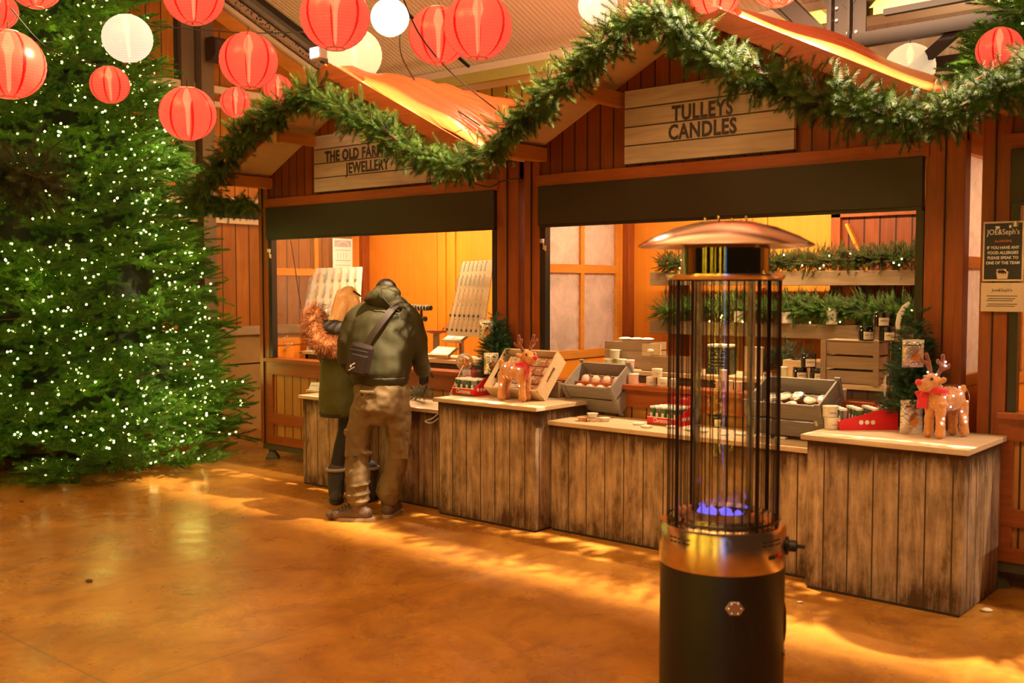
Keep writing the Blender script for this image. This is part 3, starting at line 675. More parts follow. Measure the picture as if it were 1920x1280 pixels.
# floodlight above the roof of the jewellery stall
c=at(597,100,D=10.2); t=thing('floodlight','small silver floodlight shining beside the gutter above the jewellery stall','floodlight',tuple(c))
M().box(-.08,-.05,-.06,.08,.05,.06).build('housing',pr('LampAlu',(.6,.58,.55),.3,.8),t,bevel=.01)
M().box(-.06,-.055,-.045,.06,-.05,.045).build('lens',emis('FloodLens',(1,.85,.7),60),t)
M().bar((0,.05,.05),(-.1,.1,.35),.02,.02).build('bracket',wire_m,t)
# ================================================================== patio heater
MT['chrome']=pr('BrushedSteel',(.72,.56,.42),.22,1,noise=.03)
MT['chromeS']=pr('PolishedSteel',(.95,.76,.66),.20,1,noise=.02)
MT['hblack']=pr('HeaterBlack',(.010,.010,.010),.42,0,noise=0)
MT['rod']=pr('CageRod',(.03,.02,.015),.35,.6,noise=0)
hl=at(1354,1000,D=4.0); HX,HY=hl.x,hl.y
t=thing('patio_heater','tall black round gas patio heater with glass tube and steel cap in the foreground','patio heater',(HX,HY,0),YAW)
M().lathe([(.232,.03),(.236,.05),(.236,.655)],64,cap=True).build('body',MT['hblack'],t,smooth=True)
M().lathe([(.25,0),(.25,.03),(.236,.05)],64).build('base_ring',MT['hblack'],t,smooth=True)
M().box(-.0015,-.238,.05,.0015,-.235,.64).build('door_seam',MT['darkgap'],t)
M().lathe([(.238,.645),(.240,.655),(.240,.785),(.232,.80),(.12,.806),(.10,.82),(.10,.80)],64,cap=False).build('control_collar',MT['chrome'],t,smooth=True)
def on_cyl(ang,r,z): return (r*math.sin(ang),-r*math.cos(ang),z)
em=M(); 
em.lathe([(.034,0),(.034,.004),(.030,.006)],6,(0,-.237,.53),ax=(0,-1,0)); em.xf(Matrix.Translation((0,0,.53))@Matrix.Diagonal((1.05,1,.85,1))@Matrix.Translation((0,0,-.53)))
emo=em.build('latch_plate',pr('LatchPlate',(.55,.5,.55),.3,.9,noise=0),t)
for a in range(6): M().sph((.023*math.cos(a*PI/3),-.244,.53+.02*math.sin(a*PI/3)),.004,8,6).build('rivet',MT['chromeS'],emo)
for a0 in (-62,-52,-44,44,52,62,34):
    pass
v=M()
for a0 in [x for x in range(-62,-38,5)]+[x for x in range(28,52,5)]:
    for z in (.765,.75): 
        p=on_cyl(R(a0),.2405,z); v.obox(p,(.012,.003,.006),(0,0,R(a0)))
v.build('vent_slots',MT['darkgap'],t)
p=on_cyl(R(72),.24,.72)
k=M().lathe([(.035,0),(.035,.006),(.022,.01),(.022,.035),(.018,.04)],16,p,ax=(math.sin(R(72)),-math.cos(R(72)),0)).obox((p[0]*1.18,p[1]*1.18,p[2]),(.05,.014,.012),(0,0,R(-18))); k.build('control_knob',MT['hblack'],t)
p=on_cyl(R(47),.241,.705); M().lathe([(.010,0),(.010,.008),(.006,.011)],12,p,ax=(math.sin(R(47)),-math.cos(R(47)),0)).build('ignition_button',pr('IgnitionRed',(.5,.02,.02),.4,noise=0),t)
p=on_cyl(R(37),.241,.705); M().obox(p,(.03,.004,.014),(0,0,R(37))).build('badge',MT['hblack'],t)
# recessed side handle
p=on_cyl(R(76),.232,.42); h=M().sph((0,0,0),(.035,.012,.085),16,12); h.xf(Matrix.Translation(p)@Matrix.Rotation(R(76),4,'Z')); h.build('side_handle',MT['darkgap'],t,smooth=True)
p=on_cyl(R(70),.238,.30); h=M().lathe([(.022,0),(.02,.006)],14,p,ax=(math.sin(R(70)),-math.cos(R(70)),0)); h.build('caster_bolt',MT['chromeS'],t)
# cage
for z in (.815,1.722):
    q_=M(); r0=.209
    q_.tube([(r0*math.cos(2*PI*i/48),r0*math.sin(2*PI*i/48),z) for i in range(49)],.005,6); q_.build('cage_ring',MT['rod'],t,smooth=True)
nr=44
for i in range(nr):
    a=2*PI*i/nr; big=i%11==3
    M().cyl((.209*math.cos(a),.209*math.sin(a),.80),.0080 if big else .0022,.925,6).build('cage_rod',MT['rod'],t)
MT['tubeglass']=pr('TubeGlass',(1,1,1),.02,noise=0)
q=N('HeaterTube'); g=q.nd('ShaderNodeBsdfGlossy'); g.inputs['Roughness'].default_value=.03; tr=q.nd('ShaderNodeBsdfTransparent'); tr.inputs[0].default_value=(.96,.93,.9,1)
lw=q.nd('ShaderNodeLayerWeight'); lw.inputs[0].default_value=.25; mx=q.nd('ShaderNodeMixShader'); q.lk(q.math('MULTIPLY_ADD',lw.outputs['Fresnel'],.8,.06),mx.inputs[0]); q.lk(tr.outputs[0],mx.inputs[1]); q.lk(g.outputs[0],mx.inputs[2]); q.lk(mx.outputs[0],q.out.inputs[0])
M().lathe([(.115,.81),(.115,1.73)],64,cap=False).build('glass_tube',q.m,t,smooth=True)
M().lathe([(.20,.802),(.19,.83),(.125,.845),(.115,.83)],48,cap=False).build('burner_rim',MT['chrome'],t,smooth=True)
fl=M()
for i,(a,r,h,w) in enumerate([(0,.06,.02,.02),(1.2,.07,.018,.024),(2.4,.05,.03,.026),(3.0,.075,.045,.020),(3.6,.06,.022,.024),(5,.06,.024,.022),(.6,.02,.026,.022)]):
    fl.lathe([(w,0),(w*1.1,h*.3),(w*.5,h*.75),(.002,h)],8,(r*math.cos(a),r*math.sin(a),.82))
fl.build('blue_flame',emis('BlueFlame',(.18,.14,.95),1.3,True),t,smooth=True)
M().lathe([(.216,1.722),(.222,1.73),(.222,1.742),(.17,1.745)],64).build('top_plate',MT['chromeS'],t,smooth=True)
M().lathe([(.166,1.742),(.166,1.862)],64,cap=True).build('neck',pr('DarkMirror',(.16,.14,.07),.08,1,noise=0),t,smooth=True)
for a in (0,PI/2,PI,3*PI/2): M().cyl((.215*math.cos(a+.5),.215*math.sin(a+.5),1.735),.006,.02,8).build('cap_stud',MT['chromeS'],t)
M().lathe([(.0,1.945),(.10,1.940),(.19,1.918),(.27,1.885),(.325,1.855),(.330,1.848),(.322,1.845),(.26,1.868),(.18,1.895),(0,1.92)],72,cap=False).build('reflector_cap',MT['chromeS'],t,smooth=True)
for a in (R(60),R(150),R(330),R(-120)): M().cyl((.08*math.cos(a),.08*math.sin(a),1.935),.005,.025,8).build('cap_bolt',MT['chromeS'],t)
# ================================================================== people (local frame: x right, y away from the viewer, z up)
MT['jacket']=pr('OliveJacket',(.038,.034,.006),.75,noise=.12,nsc=60,bump=.15)
MT['jacketd']=pr('JacketTrim',(.035,.033,.014),.7,noise=.1)
MT['trous']=pr('CargoCloth',(.17,.11,.045),.8,noise=.14,nsc=50,bump=.15)
MT['hairD']=pr('DarkHair',(.03,.018,.012),.6,noise=.3,nsc=80,bump=.4)
MT['hairB']=wood('BlondHair',(.85,.45,.17),(.98,.72,.40),w=0,grain='Z',rough=.4,gs=6)
MT['skin']=pr('Skin',(.55,.30,.18),.5,noise=.05)
MT['glove']=pr('DarkGlove',(.03,.025,.02),.7,noise=.1)
MT['coat']=pr('GreenCoat',(.075,.075,.010),.6,noise=.1)
MT['fur']=pr('FurTan',(.38,.13,.03),.8,noise=.35,nsc=25)
MT['boot']=pr('BrownBoot',(.10,.055,.035),.6,noise=.2,nsc=40,bump=.3)
MT['sole']=pr('PaleSole',(.32,.24,.18),.7,noise=.2)
MT['legging']=pr('BlackLegging',(.015,.012,.01),.7)
MT['shaft']=pr('GreyFeltBoot',(.055,.05,.045),.85,noise=.3,nsc=60,bump=.3)
MT['bagc']=pr('BagBrown',(.026,.013,.007),.6,noise=.15,nsc=50)
def limb(m,pts,n=14):   # pts: (x,y,z,rx,ry) horizontal radii
    m.tube([p[:3] for p in pts],[(p[3],p[4] if len(p)>4 else p[3]) for p in pts],n)
    for p in (pts[0],pts[-1]):
        rr=min(p[3],p[4] if len(p)>4 else p[3]); m.sph(p[:3],(rr*.98,)*3,12,8)
def body_part(name,blobs,mat,parent,vox,it=5,fac=.5,dis=0,ds=.08):
    o=blobs.build(name,mat,parent); shell(o,vox,it,fac,dis,ds); return o
def foot(m,x,y,ang,L,w,h):    # ankle at x,y ; toe direction angle (0 = away)
    q=M(); q.tube([(0,-.07,.045),(0,-.02,.06),(0,.07,.055),(0,L-.12,.04),(0,L-.085,.035)],[(w*.42,.045),(w*.5,.06),(w*.5,.05),(w*.55,.036),(w*.36,.025)],14)
    q.sph((0,-.05,.05),(w*.42,.05,.05)).sph((0,L-.10,.038),(w*.48,.05,.034))
    q.xf(Matrix.Translation((x,y,0))@Matrix.Rotation(-ang,4,'Z')); m.join(q)
def sole(x,y,ang,L,w,mat,parent):
    pts=[]
    for i in range(28):
        a=2*PI*i/28; yy=math.sin(a); ww=(.50+.06*yy if yy>0 else .46)*w; pts.append((ww*math.cos(a),(L/2)*yy+L/2-.12))
    q=M(); q.loft([[(px,py,z) for px,py in pts] for z in (0,.026)]); q.xf(Matrix.Translation((x,y,0))@Matrix.Rotation(-ang,4,'Z'))
    return q.build('boot_sole',mat,parent,bevel=.004)
def hand(m,c,out,side=1,s=1,curl=1.0,down=Vector((0,0,-1))):
    # palm and five curled fingers; 'out' = direction the fingers point, 'side' thumb side sign
    c=Vector(c); f=Vector(out).normalized(); up=Vector((0,0,1)) if abs(f.z)<.8 else Vector((0,1,0))
    a=f.cross(up).normalized(); b=a.cross(f).normalized()
    m.tube([c,c+f*.05*s,c+f*.085*s],[(.034*s,.016*s),(.042*s,.016*s),(.040*s,.014*s)],12)
    for i,(o_,l) in enumerate(((-.030,.068),(-.010,.078),(.010,.073),(.029,.058))):
        p=c+f*.08*s+a*o_*s; d=f.copy(); pts=[p]
        for k in range(3):
            d=(d-b*.45*curl).normalized(); p=p+d*l*s*(.45,.32,.23)[k]; pts.append(p)
        m.tube(pts,[.0095*s,.009*s,.0085*s,.007*s],8)
    p=c+f*.02*s+a*(-.035*side)*s; pts=[p,p+(f*.6-a*side*.6)*.04*s,p+(f*.85-a*side*.5)*.07*s-b*.012*s]
    m.tube(pts,[.013*s,.011*s,.009*s],8)
# ---------------- man
mc=at(700,972,Z=0); MD=7.48
man=thing('person','man seen from behind in olive hooded jacket and cargo trousers, leaning over the counter','person',(mc.x,mc.y,0),YAW)
def mx_(x): return (x-700)/258.
def mz_(y): return 1.7-(y-534)/258.
b=M(); P_=lambda x,y,dy,rx,ry: (mx_(x),dy,mz_(y),rx,ry)
# torso: from hips up, leaning forward
b.tube([P_(715,716,0,0,0)[:3],P_(714,700,0,0,0)[:3],P_(714,670,.02,0,0)[:3],P_(716,640,.05,0,0)[:3],P_(718,610,.09,0,0)[:3],P_(720,585,.14,0,0)[:3],P_(722,568,.19,0,0)[:3]],
  [(.195,.15),(.215,.165),(.235,.17),(.245,.165),(.235,.16),(.195,.14),(.11,.10)],20)
# shoulders
limb(b,[(mx_(668),.13,mz_(598),.085,.09),(mx_(700),.15,mz_(578),.10,.10),(mx_(742),.15,mz_(578),.10,.10),(mx_(768),.14,mz_(600),.085,.09)])
# arms: upper arm outwards/down, forearm forward
limb(b,[(mx_(664),.12,mz_(600),.085),(mx_(652),.10,mz_(640),.082),(mx_(648),.12,mz_(672),.075),(mx_(652),.24,mz_(694),.066),(mx_(660),.36,mz_(702),.055)])
limb(b,[(mx_(770),.13,mz_(602),.085),(mx_(783),.12,mz_(640),.080),(mx_(785),.14,mz_(675),.073),(mx_(787),.26,mz_(694),.064),(mx_(788),.38,mz_(700),.052)])
jk=body_part('jacket',b,MT['jacket'],man,.010,5,.5,.028,.15)
# hem band and cuffs
hb=M(); hb.tube([P_(716,720,0,0,0)[:3],P_(716,704,0,0,0)[:3]],[(.19,.145),(.212,.165)],20); body_part('jacket_hem',hb,MT['jacketd'],man,.010,2)
# hood lying on the shoulders behind the neck
h=M(); h.sph((mx_(721),.04,mz_(560)),(.135,.07,.085),20,14,(R(25),R(6),0)).sph((mx_(741),.02,mz_(571)),(.07,.05,.045),14,10).sph((mx_(700),.03,mz_(556)),(.07,.05,.04),14,10,(0,R(-25),0))
h.sph((mx_(722),.14,mz_(550)),(.11,.09,.07))
body_part('hood',h,MT['jacket'],man,.008,5,.5,.014,.07)
sm=M(); sm.tube([(mx_(719),-.035,mz_(541)),(mx_(722),-.045,mz_(556)),(mx_(738),-.045,mz_(574)),(mx_(752),-.02,mz_(582))],.004,6); sm.build('hood_seam',MT['jacketd'],man,smooth=True)
# head bent forward: skull, ears, neck, face
hd=M(); hd.sph((mx_(720),.24,mz_(549)),(.077,.098,.092),20,14,(R(-35),0,0)).sph((mx_(720),.30,mz_(568)),(.055,.06,.06),14,10)
hd.tube([(mx_(720),.16,mz_(572)),(mx_(720),.22,mz_(560))],[.062,.06],14)
hd.sph((mx_(720),.355,mz_(568)),(.012,.02,.022)).sph((mx_(701),.25,mz_(560)),(.008,.018,.03)).sph((mx_(740),.25,mz_(560)),(.008,.018,.03))
body_part('head',hd,MT['skin'],man,.008,3)
hr=M(); hr.sph((mx_(720),.225,mz_(544)),(.084,.100,.088),22,16,(R(-30),0,0)); hr.sph((mx_(720),.17,mz_(556)),(.075,.06,.06))
body_part('hair',hr,MT['hairD'],man,.008,3,.4,.008,.02)
# trousers
b=M()
b.tube([P_(716,708,0,0,0)[:3],P_(717,735,.0,0,0)[:3],P_(716,765,-.005,0,0)[:3],P_(714,790,0,0,0)[:3]],[(.185,.14),(.205,.165),(.21,.16),(.15,.11)],20)
limb(b,[(mx_(688),0,mz_(765),.112,.135),(mx_(676),.0,mz_(800),.098,.120),(mx_(672),.0,mz_(835),.090,.105),(mx_(672),-.01,mz_(870),.084,.095),(mx_(673),-.04,mz_(905),.083,.09),(mx_(673),-.05,mz_(930),.080,.085)])
limb(b,[(mx_(742),.01,mz_(765),.110,.13),(mx_(748),.02,mz_(800),.090,.115),(mx_(748),.04,mz_(835),.084,.10),(mx_(743),.06,mz_(870),.078,.088),(mx_(734),.07,mz_(900),.078,.085),(mx_(727),.08,mz_(920),.092,.095),(mx_(727),.08,mz_(934),.082,.085)])
# bunched folds near the ankles and knees
for x,y,dy,rx,rz in ((673,922,-.05,.092,.014),(674,936,-.05,.088,.016),(727,926,.08,.096,.014),(675,905,-.05,.094,.012),(690,845,-.06,.05,.02)):
    b.sph((mx_(x),dy,mz_(y)),(rx,rx*1.05,rz),16,8,(0,R(random.uniform(-9,9)),0))
tr_=body_part('trousers',b,MT['trous'],man,.009,3,.5,.034,.085)
pk=M()
pk.obox((mx_(660),-.02,mz_(832)),(.07,.13,.17),(0,R(4),0)).obox((mx_(659),-.02,mz_(806)),(.078,.14,.045),(0,R(4),0))
body_part('cargo_pocket',pk,MT['trous'],man,.008,4,.5,.012,.06)
pk=M(); pk.obox((mx_(759),.03,mz_(838)),(.06,.15,.16),(0,R(-4),0)).obox((mx_(760),.03,mz_(814)),(.066,.16,.045),(0,R(-4),0)); body_part('cargo_pocket',pk,MT['trous'],man,.008,4,.5,.012,.06)
M().obox((mx_(672),-.128,mz_(850)),(.034,.006,.018),(0,0,0)).build('pocket_label',MT['black'],man)
fl_=M().obox((mx_(698),-.150,mz_(730)),(.13,.014,.028),(R(-6),R(4),0)); body_part('pocket_flap',fl_,MT['trous'],man,.007,2)
M().lathe([(.008,0),(.008,.006)],10,(mx_(702),-.163,mz_(732)),ax=(0,-1,0)).build('pocket_button',MT['jacketd'],man)
# boots: left points left, right points away
b=M(); foot(b,mx_(676),-.06,R(-82),.30,.105,.1); limb(b,[(mx_(676),-.06,.06,.055,.06),(mx_(674),-.055,.13,.062,.066),(mx_(673),-.05,.185,.066,.07)]); body_part('boot',b,MT['boot'],man,.007,3,.5,.006,.03)
sole(mx_(676),-.06,R(-82),.315,.115,MT['sole'],man)
lc=M()
for i in range(5):
    x=mx_(676)-.05-.022*i; z=.135-.012*i; lc.tube([(x,-.10,z-.02),(x-.012,-.06,z+.003),(x,-.02,z-.02)],.0035,5)
lc.build('boot_laces',MT['black'],man,smooth=True)
b=M(); foot(b,mx_(728),.10,R(8),.28,.11,.1); limb(b,[(mx_(727),.09,.06,.056,.06),(mx_(727),.085,.13,.064,.066),(mx_(727),.08,.18,.070,.072)]); body_part('boot',b,MT['boot'],man,.007,3,.5,.006,.03)
sole(mx_(728),.10,R(8),.30,.115,MT['sole'],man)
b=M(); hand(b,(mx_(663),.36,mz_(703)),(.3,.75,-.35),1,1.0); body_part('hand',b,MT['glove'],man,.005,2)
b=M(); hand(b,(mx_(788),.38,mz_(701)),(-.05,.7,-.55),-1,1.0); body_part('hand',b,MT['glove'],man,.005,2)
# shoulder bag (top-level thing)
bg=thing('shoulder_bag','dark brown shoulder bag hanging at the back of the man, strap over his right shoulder','bag',(mc.x,mc.y,0),YAW)
q_=M(); q_.obox((mx_(684),-.185,mz_(668)),(.165,.075,.225),(R(0),R(14),R(8))); o=q_.build('pouch',MT['bagc'],bg,bevel=.028)
q_=M(); q_.obox((mx_(681),-.228,mz_(676)),(.125,.03,.14),(R(0),R(14),R(8))); q_.build('front_pocket',MT['bagc'],bg,bevel=.012)
q_=M(); q_.tube([(mx_(668),-.246,mz_(648)),(mx_(700),-.23,mz_(655))],.003,5); q_.build('zip',MT['black'],bg)
lgm=pr('BagPrint',(.9,.85,.8),.5,noise=0)
q_=M(); q_.obox((mx_(671),-.250,mz_(684)),(.05,.002,.005),(0,R(-28),R(8))).obox((mx_(670),-.250,mz_(679)),(.012,.002,.02),(0,R(20),R(8))).obox((mx_(675),-.250,mz_(675)),(.022,.002,.008),(0,R(-30),R(8))); q_.build('logo',lgm,bg)
q_=M(); pts=[(mx_(696),-.175,mz_(642)),(mx_(708),-.172,mz_(622)),(mx_(722),-.150,mz_(602)),(mx_(736),-.11,mz_(583)),(mx_(746),-.02,mz_(570)),(mx_(748),.08,mz_(562)),(mx_(748),.18,mz_(566)),(mx_(742),.27,mz_(590))]
rg=[]
for i,p in enumerate(pts):
    p=Vector(p); d=(Vector(pts[min(i+1,7)])-Vector(pts[max(i-1,0)])).normalized(); s_=d.cross(Vector((0,-1,.5)) if i<5 else Vector((0,0,1))).normalized()*.024; n_=d.cross(s_).normalized()*.003
    rg.append([p-s_-n_,p+s_-n_,p+s_+n_,p-s_+n_])
q_.loft(rg); q_.build('strap',MT['bagc'],bg,smooth=True)
# ---------------- woman
wc=at(640,941,Z=0)
wo=thing('person','blonde woman in long green quilted coat with fur hood, standing left of the man','person',(wc.x,wc.y,0),YAW)
def wx(x): return (x-640)/238.
def wz(y): return 1.7-(y-534)/238.
b=M()
b.tube([(wx(640),.02,wz(774)),(wx(641),.02,wz(755)),(wx(645),.02,wz(725)),(wx(647),.03,wz(690)),(wx(646),.05,wz(655)),(wx(644),.08,wz(620)),(wx(646),.12,wz(598)),(wx(650),.15,wz(585))],
  [(.165,.16),(.18,.17),(.19,.17),(.185,.155),(.18,.15),(.175,.14),(.12,.11),(.07,.07)],20)
limb(b,[(wx(612),.08,wz(615),.075),(wx(606),.10,wz(650),.072),(wx(610),.2,wz(685),.065),(wx(625),.32,wz(690),.055)])
limb(b,[(wx(682),.08,wz(615),.075),(wx(688),.12,wz(650),.07),(wx(684),.25,wz(680),.06),(wx(672),.34,wz(685),.052)])
ct=body_part('coat',b,MT['coat'],wo,.011,4,.5,.014,.1)
qs=M()
for yy in (640,672,704,738,768):
    f=(yy-600)/170; qs.tube([((.178+.006*f)*math.sin(a_)+wx(645),-(.152+.012*f)*math.cos(a_)+.035-.0*f,wz(yy)-.012*math.sin(a_*2)) for a_ in [R(x) for x in range(-100,101,20)]],.0045,5)
qs.build('quilting_seams',MT['jacketd'],wo,smooth=True)
hm=M(); hm.tube([(wx(640),.02,wz(777)),(wx(640),.02,wz(770))],[(.16,.155),(.172,.165)],20); hm.build('coat_hem',MT['jacketd'],wo,smooth=True)
# hood and fur edge
h=M(); h.sph((wx(632),-.03,wz(612)),(.11,.08,.06),18,12,(R(20),0,0)); body_part('hood',h,pr('HoodDark',(.03,.022,.015),.8,noise=.2),wo,.009,4,.5,.01,.06)
def fur(name,pts,rad,n,seed,mat,parent,L=.045):
    r=np.random.default_rng(seed); P=[];D=[]
    for i in range(n):
        s=r.uniform(0,len(pts)-1.001); k=int(s); a,b_=np.array(pts[k]),np.array(pts[k+1]); p=a+(b_-a)*(s-k); u=r.normal(size=3); u/=np.linalg.norm(u)
        P.append(p+u*rad*.7); D.append(u+np.array([0,0,-.35])+.4*(b_-a)/np.linalg.norm(b_-a))
    rr=random.Random(seed); tm=[sprig_tmpl(9,L*.5,L,.0022,rr,spread=38,tip=.4) for _ in range(3)]
    return foliage(name,np.array(P),np.array(D),r.uniform(.7,1.3,n),tm,mat,parent,twig=.001,L=L,seed=seed)
fp=[(wx(597),.05,wz(578)),(wx(590),-.03,wz(595)),(wx(592),-.09,wz(617)),(wx(603),-.13,wz(636)),(wx(620),-.15,wz(645)),(wx(640),-.15,wz(648)),(wx(662),-.14,wz(640)),(wx(680),-.08,wz(620))]
tb=M(); tb.tube(fp,[.03,.045,.055,.062,.062,.058,.05,.035],12); 
fu=body_part('fur_trim',tb,MT['fur'],wo,.010,2); fur('fur_hairs',fp,.062,1500,5,MT['fur'],fu,.05)
# head and hair
hd=M(); hd.sph((wx(652),.16,wz(566)),(.072,.09,.095),20,14,(R(-20),R(10),0)).sph((wx(656),.225,wz(578)),(.045,.05,.055)).sph((wx(657),.26,wz(570)),(.011,.016,.02)); hd.tube([(wx(648),.12,wz(598)),(wx(650),.15,wz(578))],[.05,.05],12)
hd.sph((wx(634),.17,wz(570)),(.008,.016,.026)).sph((wx(672),.19,wz(568)),(.008,.016,.026))
body_part('head',hd,MT['skin'],wo,.008,3)
hr=M(); hr.sph((wx(650),.135,wz(561)),(.092,.108,.112),24,16,(R(-15),R(14),0)); hr.tube([(wx(645),.08,wz(560)),(wx(638),.04,wz(582)),(wx(637),.01,wz(602)),(wx(640),0,wz(612))],[(.085,.06),(.085,.05),(.07,.04),(.04,.02)],16)
hr.tube([(wx(662),.07,wz(556)),(wx(668),.03,wz(575)),(wx(664),.0,wz(590))],[(.05,.05),(.05,.045),(.03,.03)],12)
ho=body_part('hair',hr,MT['hairB'],wo,.007,3,.4)
st_=M(); rr=random.Random(9)
for i in range(90):
    x0=rr.uniform(-1,1); xa=wx(650)+x0*.085; st_.tube([(xa*.9+wx(652)*.1,.10,wz(538)+.01-.035*abs(x0)),(xa,.035-.0*abs(x0),wz(556)),(xa-.03,-.015+rr.uniform(0,.02)+.03*abs(x0),wz(583)),(xa-.04+rr.uniform(-.015,.015),-.025+.03*abs(x0),wz(603+rr.uniform(-6,8)))],[.003,.0045,.004,.002],5)
st_.build('hair_strands',MT['hairB'],ho,smooth=True)
M().tube([(wx(664),.045,wz(544)),(wx(671),.06,wz(549)),(wx(676),.09,wz(554))],.007,8).build('hair_clip',MT['black'],wo,smooth=True)
# legs and boots
b=M(); limb(b,[(wx(652),.02,wz(770),.075),(wx(650),.02,wz(805),.068),(wx(640),.0,wz(835),.056),(wx(634),-.01,wz(865),.054),(wx(632),-.01,wz(890),.045)]); limb(b,[(wx(676),.04,wz(770),.075),(wx(680),.05,wz(830),.058),(wx(684),.05,wz(890),.045)])
body_part('legging',b,MT['legging'],wo,.010,3)
for x,dy,an in ((631,-.01,-8),(690,.06,10)):
    b=M(); limb(b,[(wx(x),dy,.07,.062,.066),(wx(x),dy,.16,.066,.068),(wx(x+1),dy,.255,.072,.075)]); foot(b,wx(x),dy,R(an),.25,.11,.1); body_part('boot',b,MT['shaft'],wo,.008,3,.5,.006,.03)
    sole(wx(x),dy,R(an),.265,.115,MT['black'],wo)
    c_=M().tube([(wx(x)+.074*math.cos(a_*PI/8),dy+.076*math.sin(a_*PI/8),.262) for a_ in range(17)],.014,8); c_.build('boot_cuff',MT['sole'],wo,smooth=True)
b=M(); hand(b,(wx(627),.34,wz(690)),(.2,.8,-.3),1,.9); body_part('hand',b,MT['skin'],wo,.005,2)
b=M(); hand(b,(wx(671),.35,wz(686)),(-.1,.8,-.3),-1,.9); body_part('hand',b,MT['skin'],wo,.005,2)
# ================================================================== goods on the counters and in the stalls
def dpt(p): # depth along the view axis
    return (-math.sin(YAW)*p.x+math.cos(YAW)*p.y)*math.cos(PIT)-(p.z-CH)*math.sin(PIT)
def mpp(p): return dpt(p)/FPX
ink=pr('PrintInk',(.03,.025,.025),.5,noise=0); whiteink=pr('WhiteInk',(.85,.82,.78),.5,noise=0)
MT['crateP']=wood('PaleCrate',(.66,.48,.28),(.78,.60,.38),w=0,grain='X',rough=.55)
MT['crateG']=wood('GreyCrate',(.24,.21,.19),(.34,.30,.27),w=0,grain='X',rough=.6)
MT['crateB']=wood('BrownCrate',(.30,.20,.12),(.42,.29,.18),w=0,grain='X',rough=.6)
MT['red']=pr('RedCard',(.70,.012,.018),.4,noise=.04)
MT['foil']=pr('FoilBag',(.78,.70,.60),.22,.75,noise=.2,nsc=40,bump=.8)
MT['cream']=pr('CreamLabel',(.80,.70,.56),.5,noise=.03)
MT['jarblack']=pr('BlackGlassJar',(.012,.009,.008),.08,noise=0,coat=.6)
MT['waxw']=pr('WhiteJar',(.82,.75,.64),.35,noise=.03)
MT['clearj']=glassy('ClearPlastic',dust=.25,dcol=(.9,.85,.8),rough=.08)
def stripe(name,c1,c2,k=34):
    q=N(name); X=q.sep(q.obj()); a=q.math('MULTIPLY',q.math('ADD',X[0],X[1]),.8)
    f=q.math('FRACT',q.math('MULTIPLY',q.math('ADD',q.math('ADD',a,X[2]),1),k*3)); q.col(q.mix(q.math('LESS_THAN',f,.35),c1,c2)); q.b.inputs['Roughness'].default_value=.35; return q.m
MT['strR']=stripe('RedStripe',(.85,.76,.68),(.75,.12,.08)); MT['strG']=stripe('GreenStripe',(.80,.76,.62),(.20,.26,.12))
# ---- inner tables
def inner_table(label,X0,X1,Y0,Y1,z,front):
    t=thing('display_table',label,'table',((X0+X1)/2,Y0,.2)); W=X1-X0; D=Y1-Y0; h=z-.2
    M().box(-W/2,0,h-.03,W/2,D,h).build('tabletop',MT['crateP'],t,bevel=.003)
    M().box(-W/2+.03,.02,h-.16,W/2-.03,.04,h-.03).build('apron',front,t)
    for sx in (-1,1):
        for yy in (.04,D-.04): M().box(sx*(W/2-.04)-.02,yy-.02,0,sx*(W/2-.04)+.02,yy+.02,h-.03).build('leg',front,t)
    return t
wf=wood('TableWeathered',(.34,.22,.13),(.46,.32,.2),w=.1,rough=.7,dirt=((.07,.035,.015),.9,-9,-9))
inner_table('display table inside the jewellery stall behind its sill',-8.05,-5.50,6.33,6.85,1.07,wf)
inner_table('display table inside the candle stall behind its sill',-4.75,-2.20,6.33,6.80,1.08,wf)
inner_table('raised shelf table at the right inside the candle stall under the brown crate',-2.86,-2.20,6.22,6.32,1.09,wf)
# ---- shelf rack at the back of the candle stall
sh=thing('shelf_rack','two-tier wooden plank shelf standing before the back wall of the candle stall','shelf rack',(-3.3,7.12,.2))
MT['shelfw']=wood('ShelfPlank',(.22,.14,.07),(.34,.23,.12),w=0,grain='X')
for z0,x0,x1 in ((1.50,-1.3,1.08),(1.115,-1.3,1.08)): M().box(x0,0,z0,x1,.24,z0+.105).build('shelf_plank',MT['shelfw'],sh,bevel=.004)
for x0 in (-1.15,.28,.98): M().box(x0,.06,0,x0+.1,.2,1.5).build('upright',MT['stallframe'],sh)
# garlands on the shelves
garland('bright green lit pine garland along the top shelf of the candle stall',[(-4.5,7.17,1.86),(-3.6,7.17,1.86),(-2.9,7.17,1.88),(-2.3,7.17,1.90)],.11,900,31,scale=(.7,1.3),droop=-.3,tm=TS)
garland('dark pine garland along the middle shelf of the candle stall',[(-4.5,7.17,1.49),(-3.6,7.17,1.51),(-2.9,7.17,1.52),(-2.3,7.17,1.50)],.13,900,32,scale=(.8,1.6),droop=-.5,mat='fir',tm=TS)
garland('short pine garland draped on the frame at the top of the back door',[(-3.05,7.46,2.26),(-2.7,7.46,2.29),(-2.35,7.44,2.27)],.05,260,33,scale=(.3,.5))
lt=thing('string_lights','tiny warm lights in the pine garlands on the candle stall shelves','string lights',(-3.4,7.12,1.8))
rr=random.Random(4)
for i in range(26):
    top=i%3>0; M().sph((rr.uniform(-1,1.1),rr.uniform(-.08,.0),(0.05 if top else -.33)+rr.uniform(-.05,.08)),.006,6,5).build('bulb',MT['bulb'],lt)
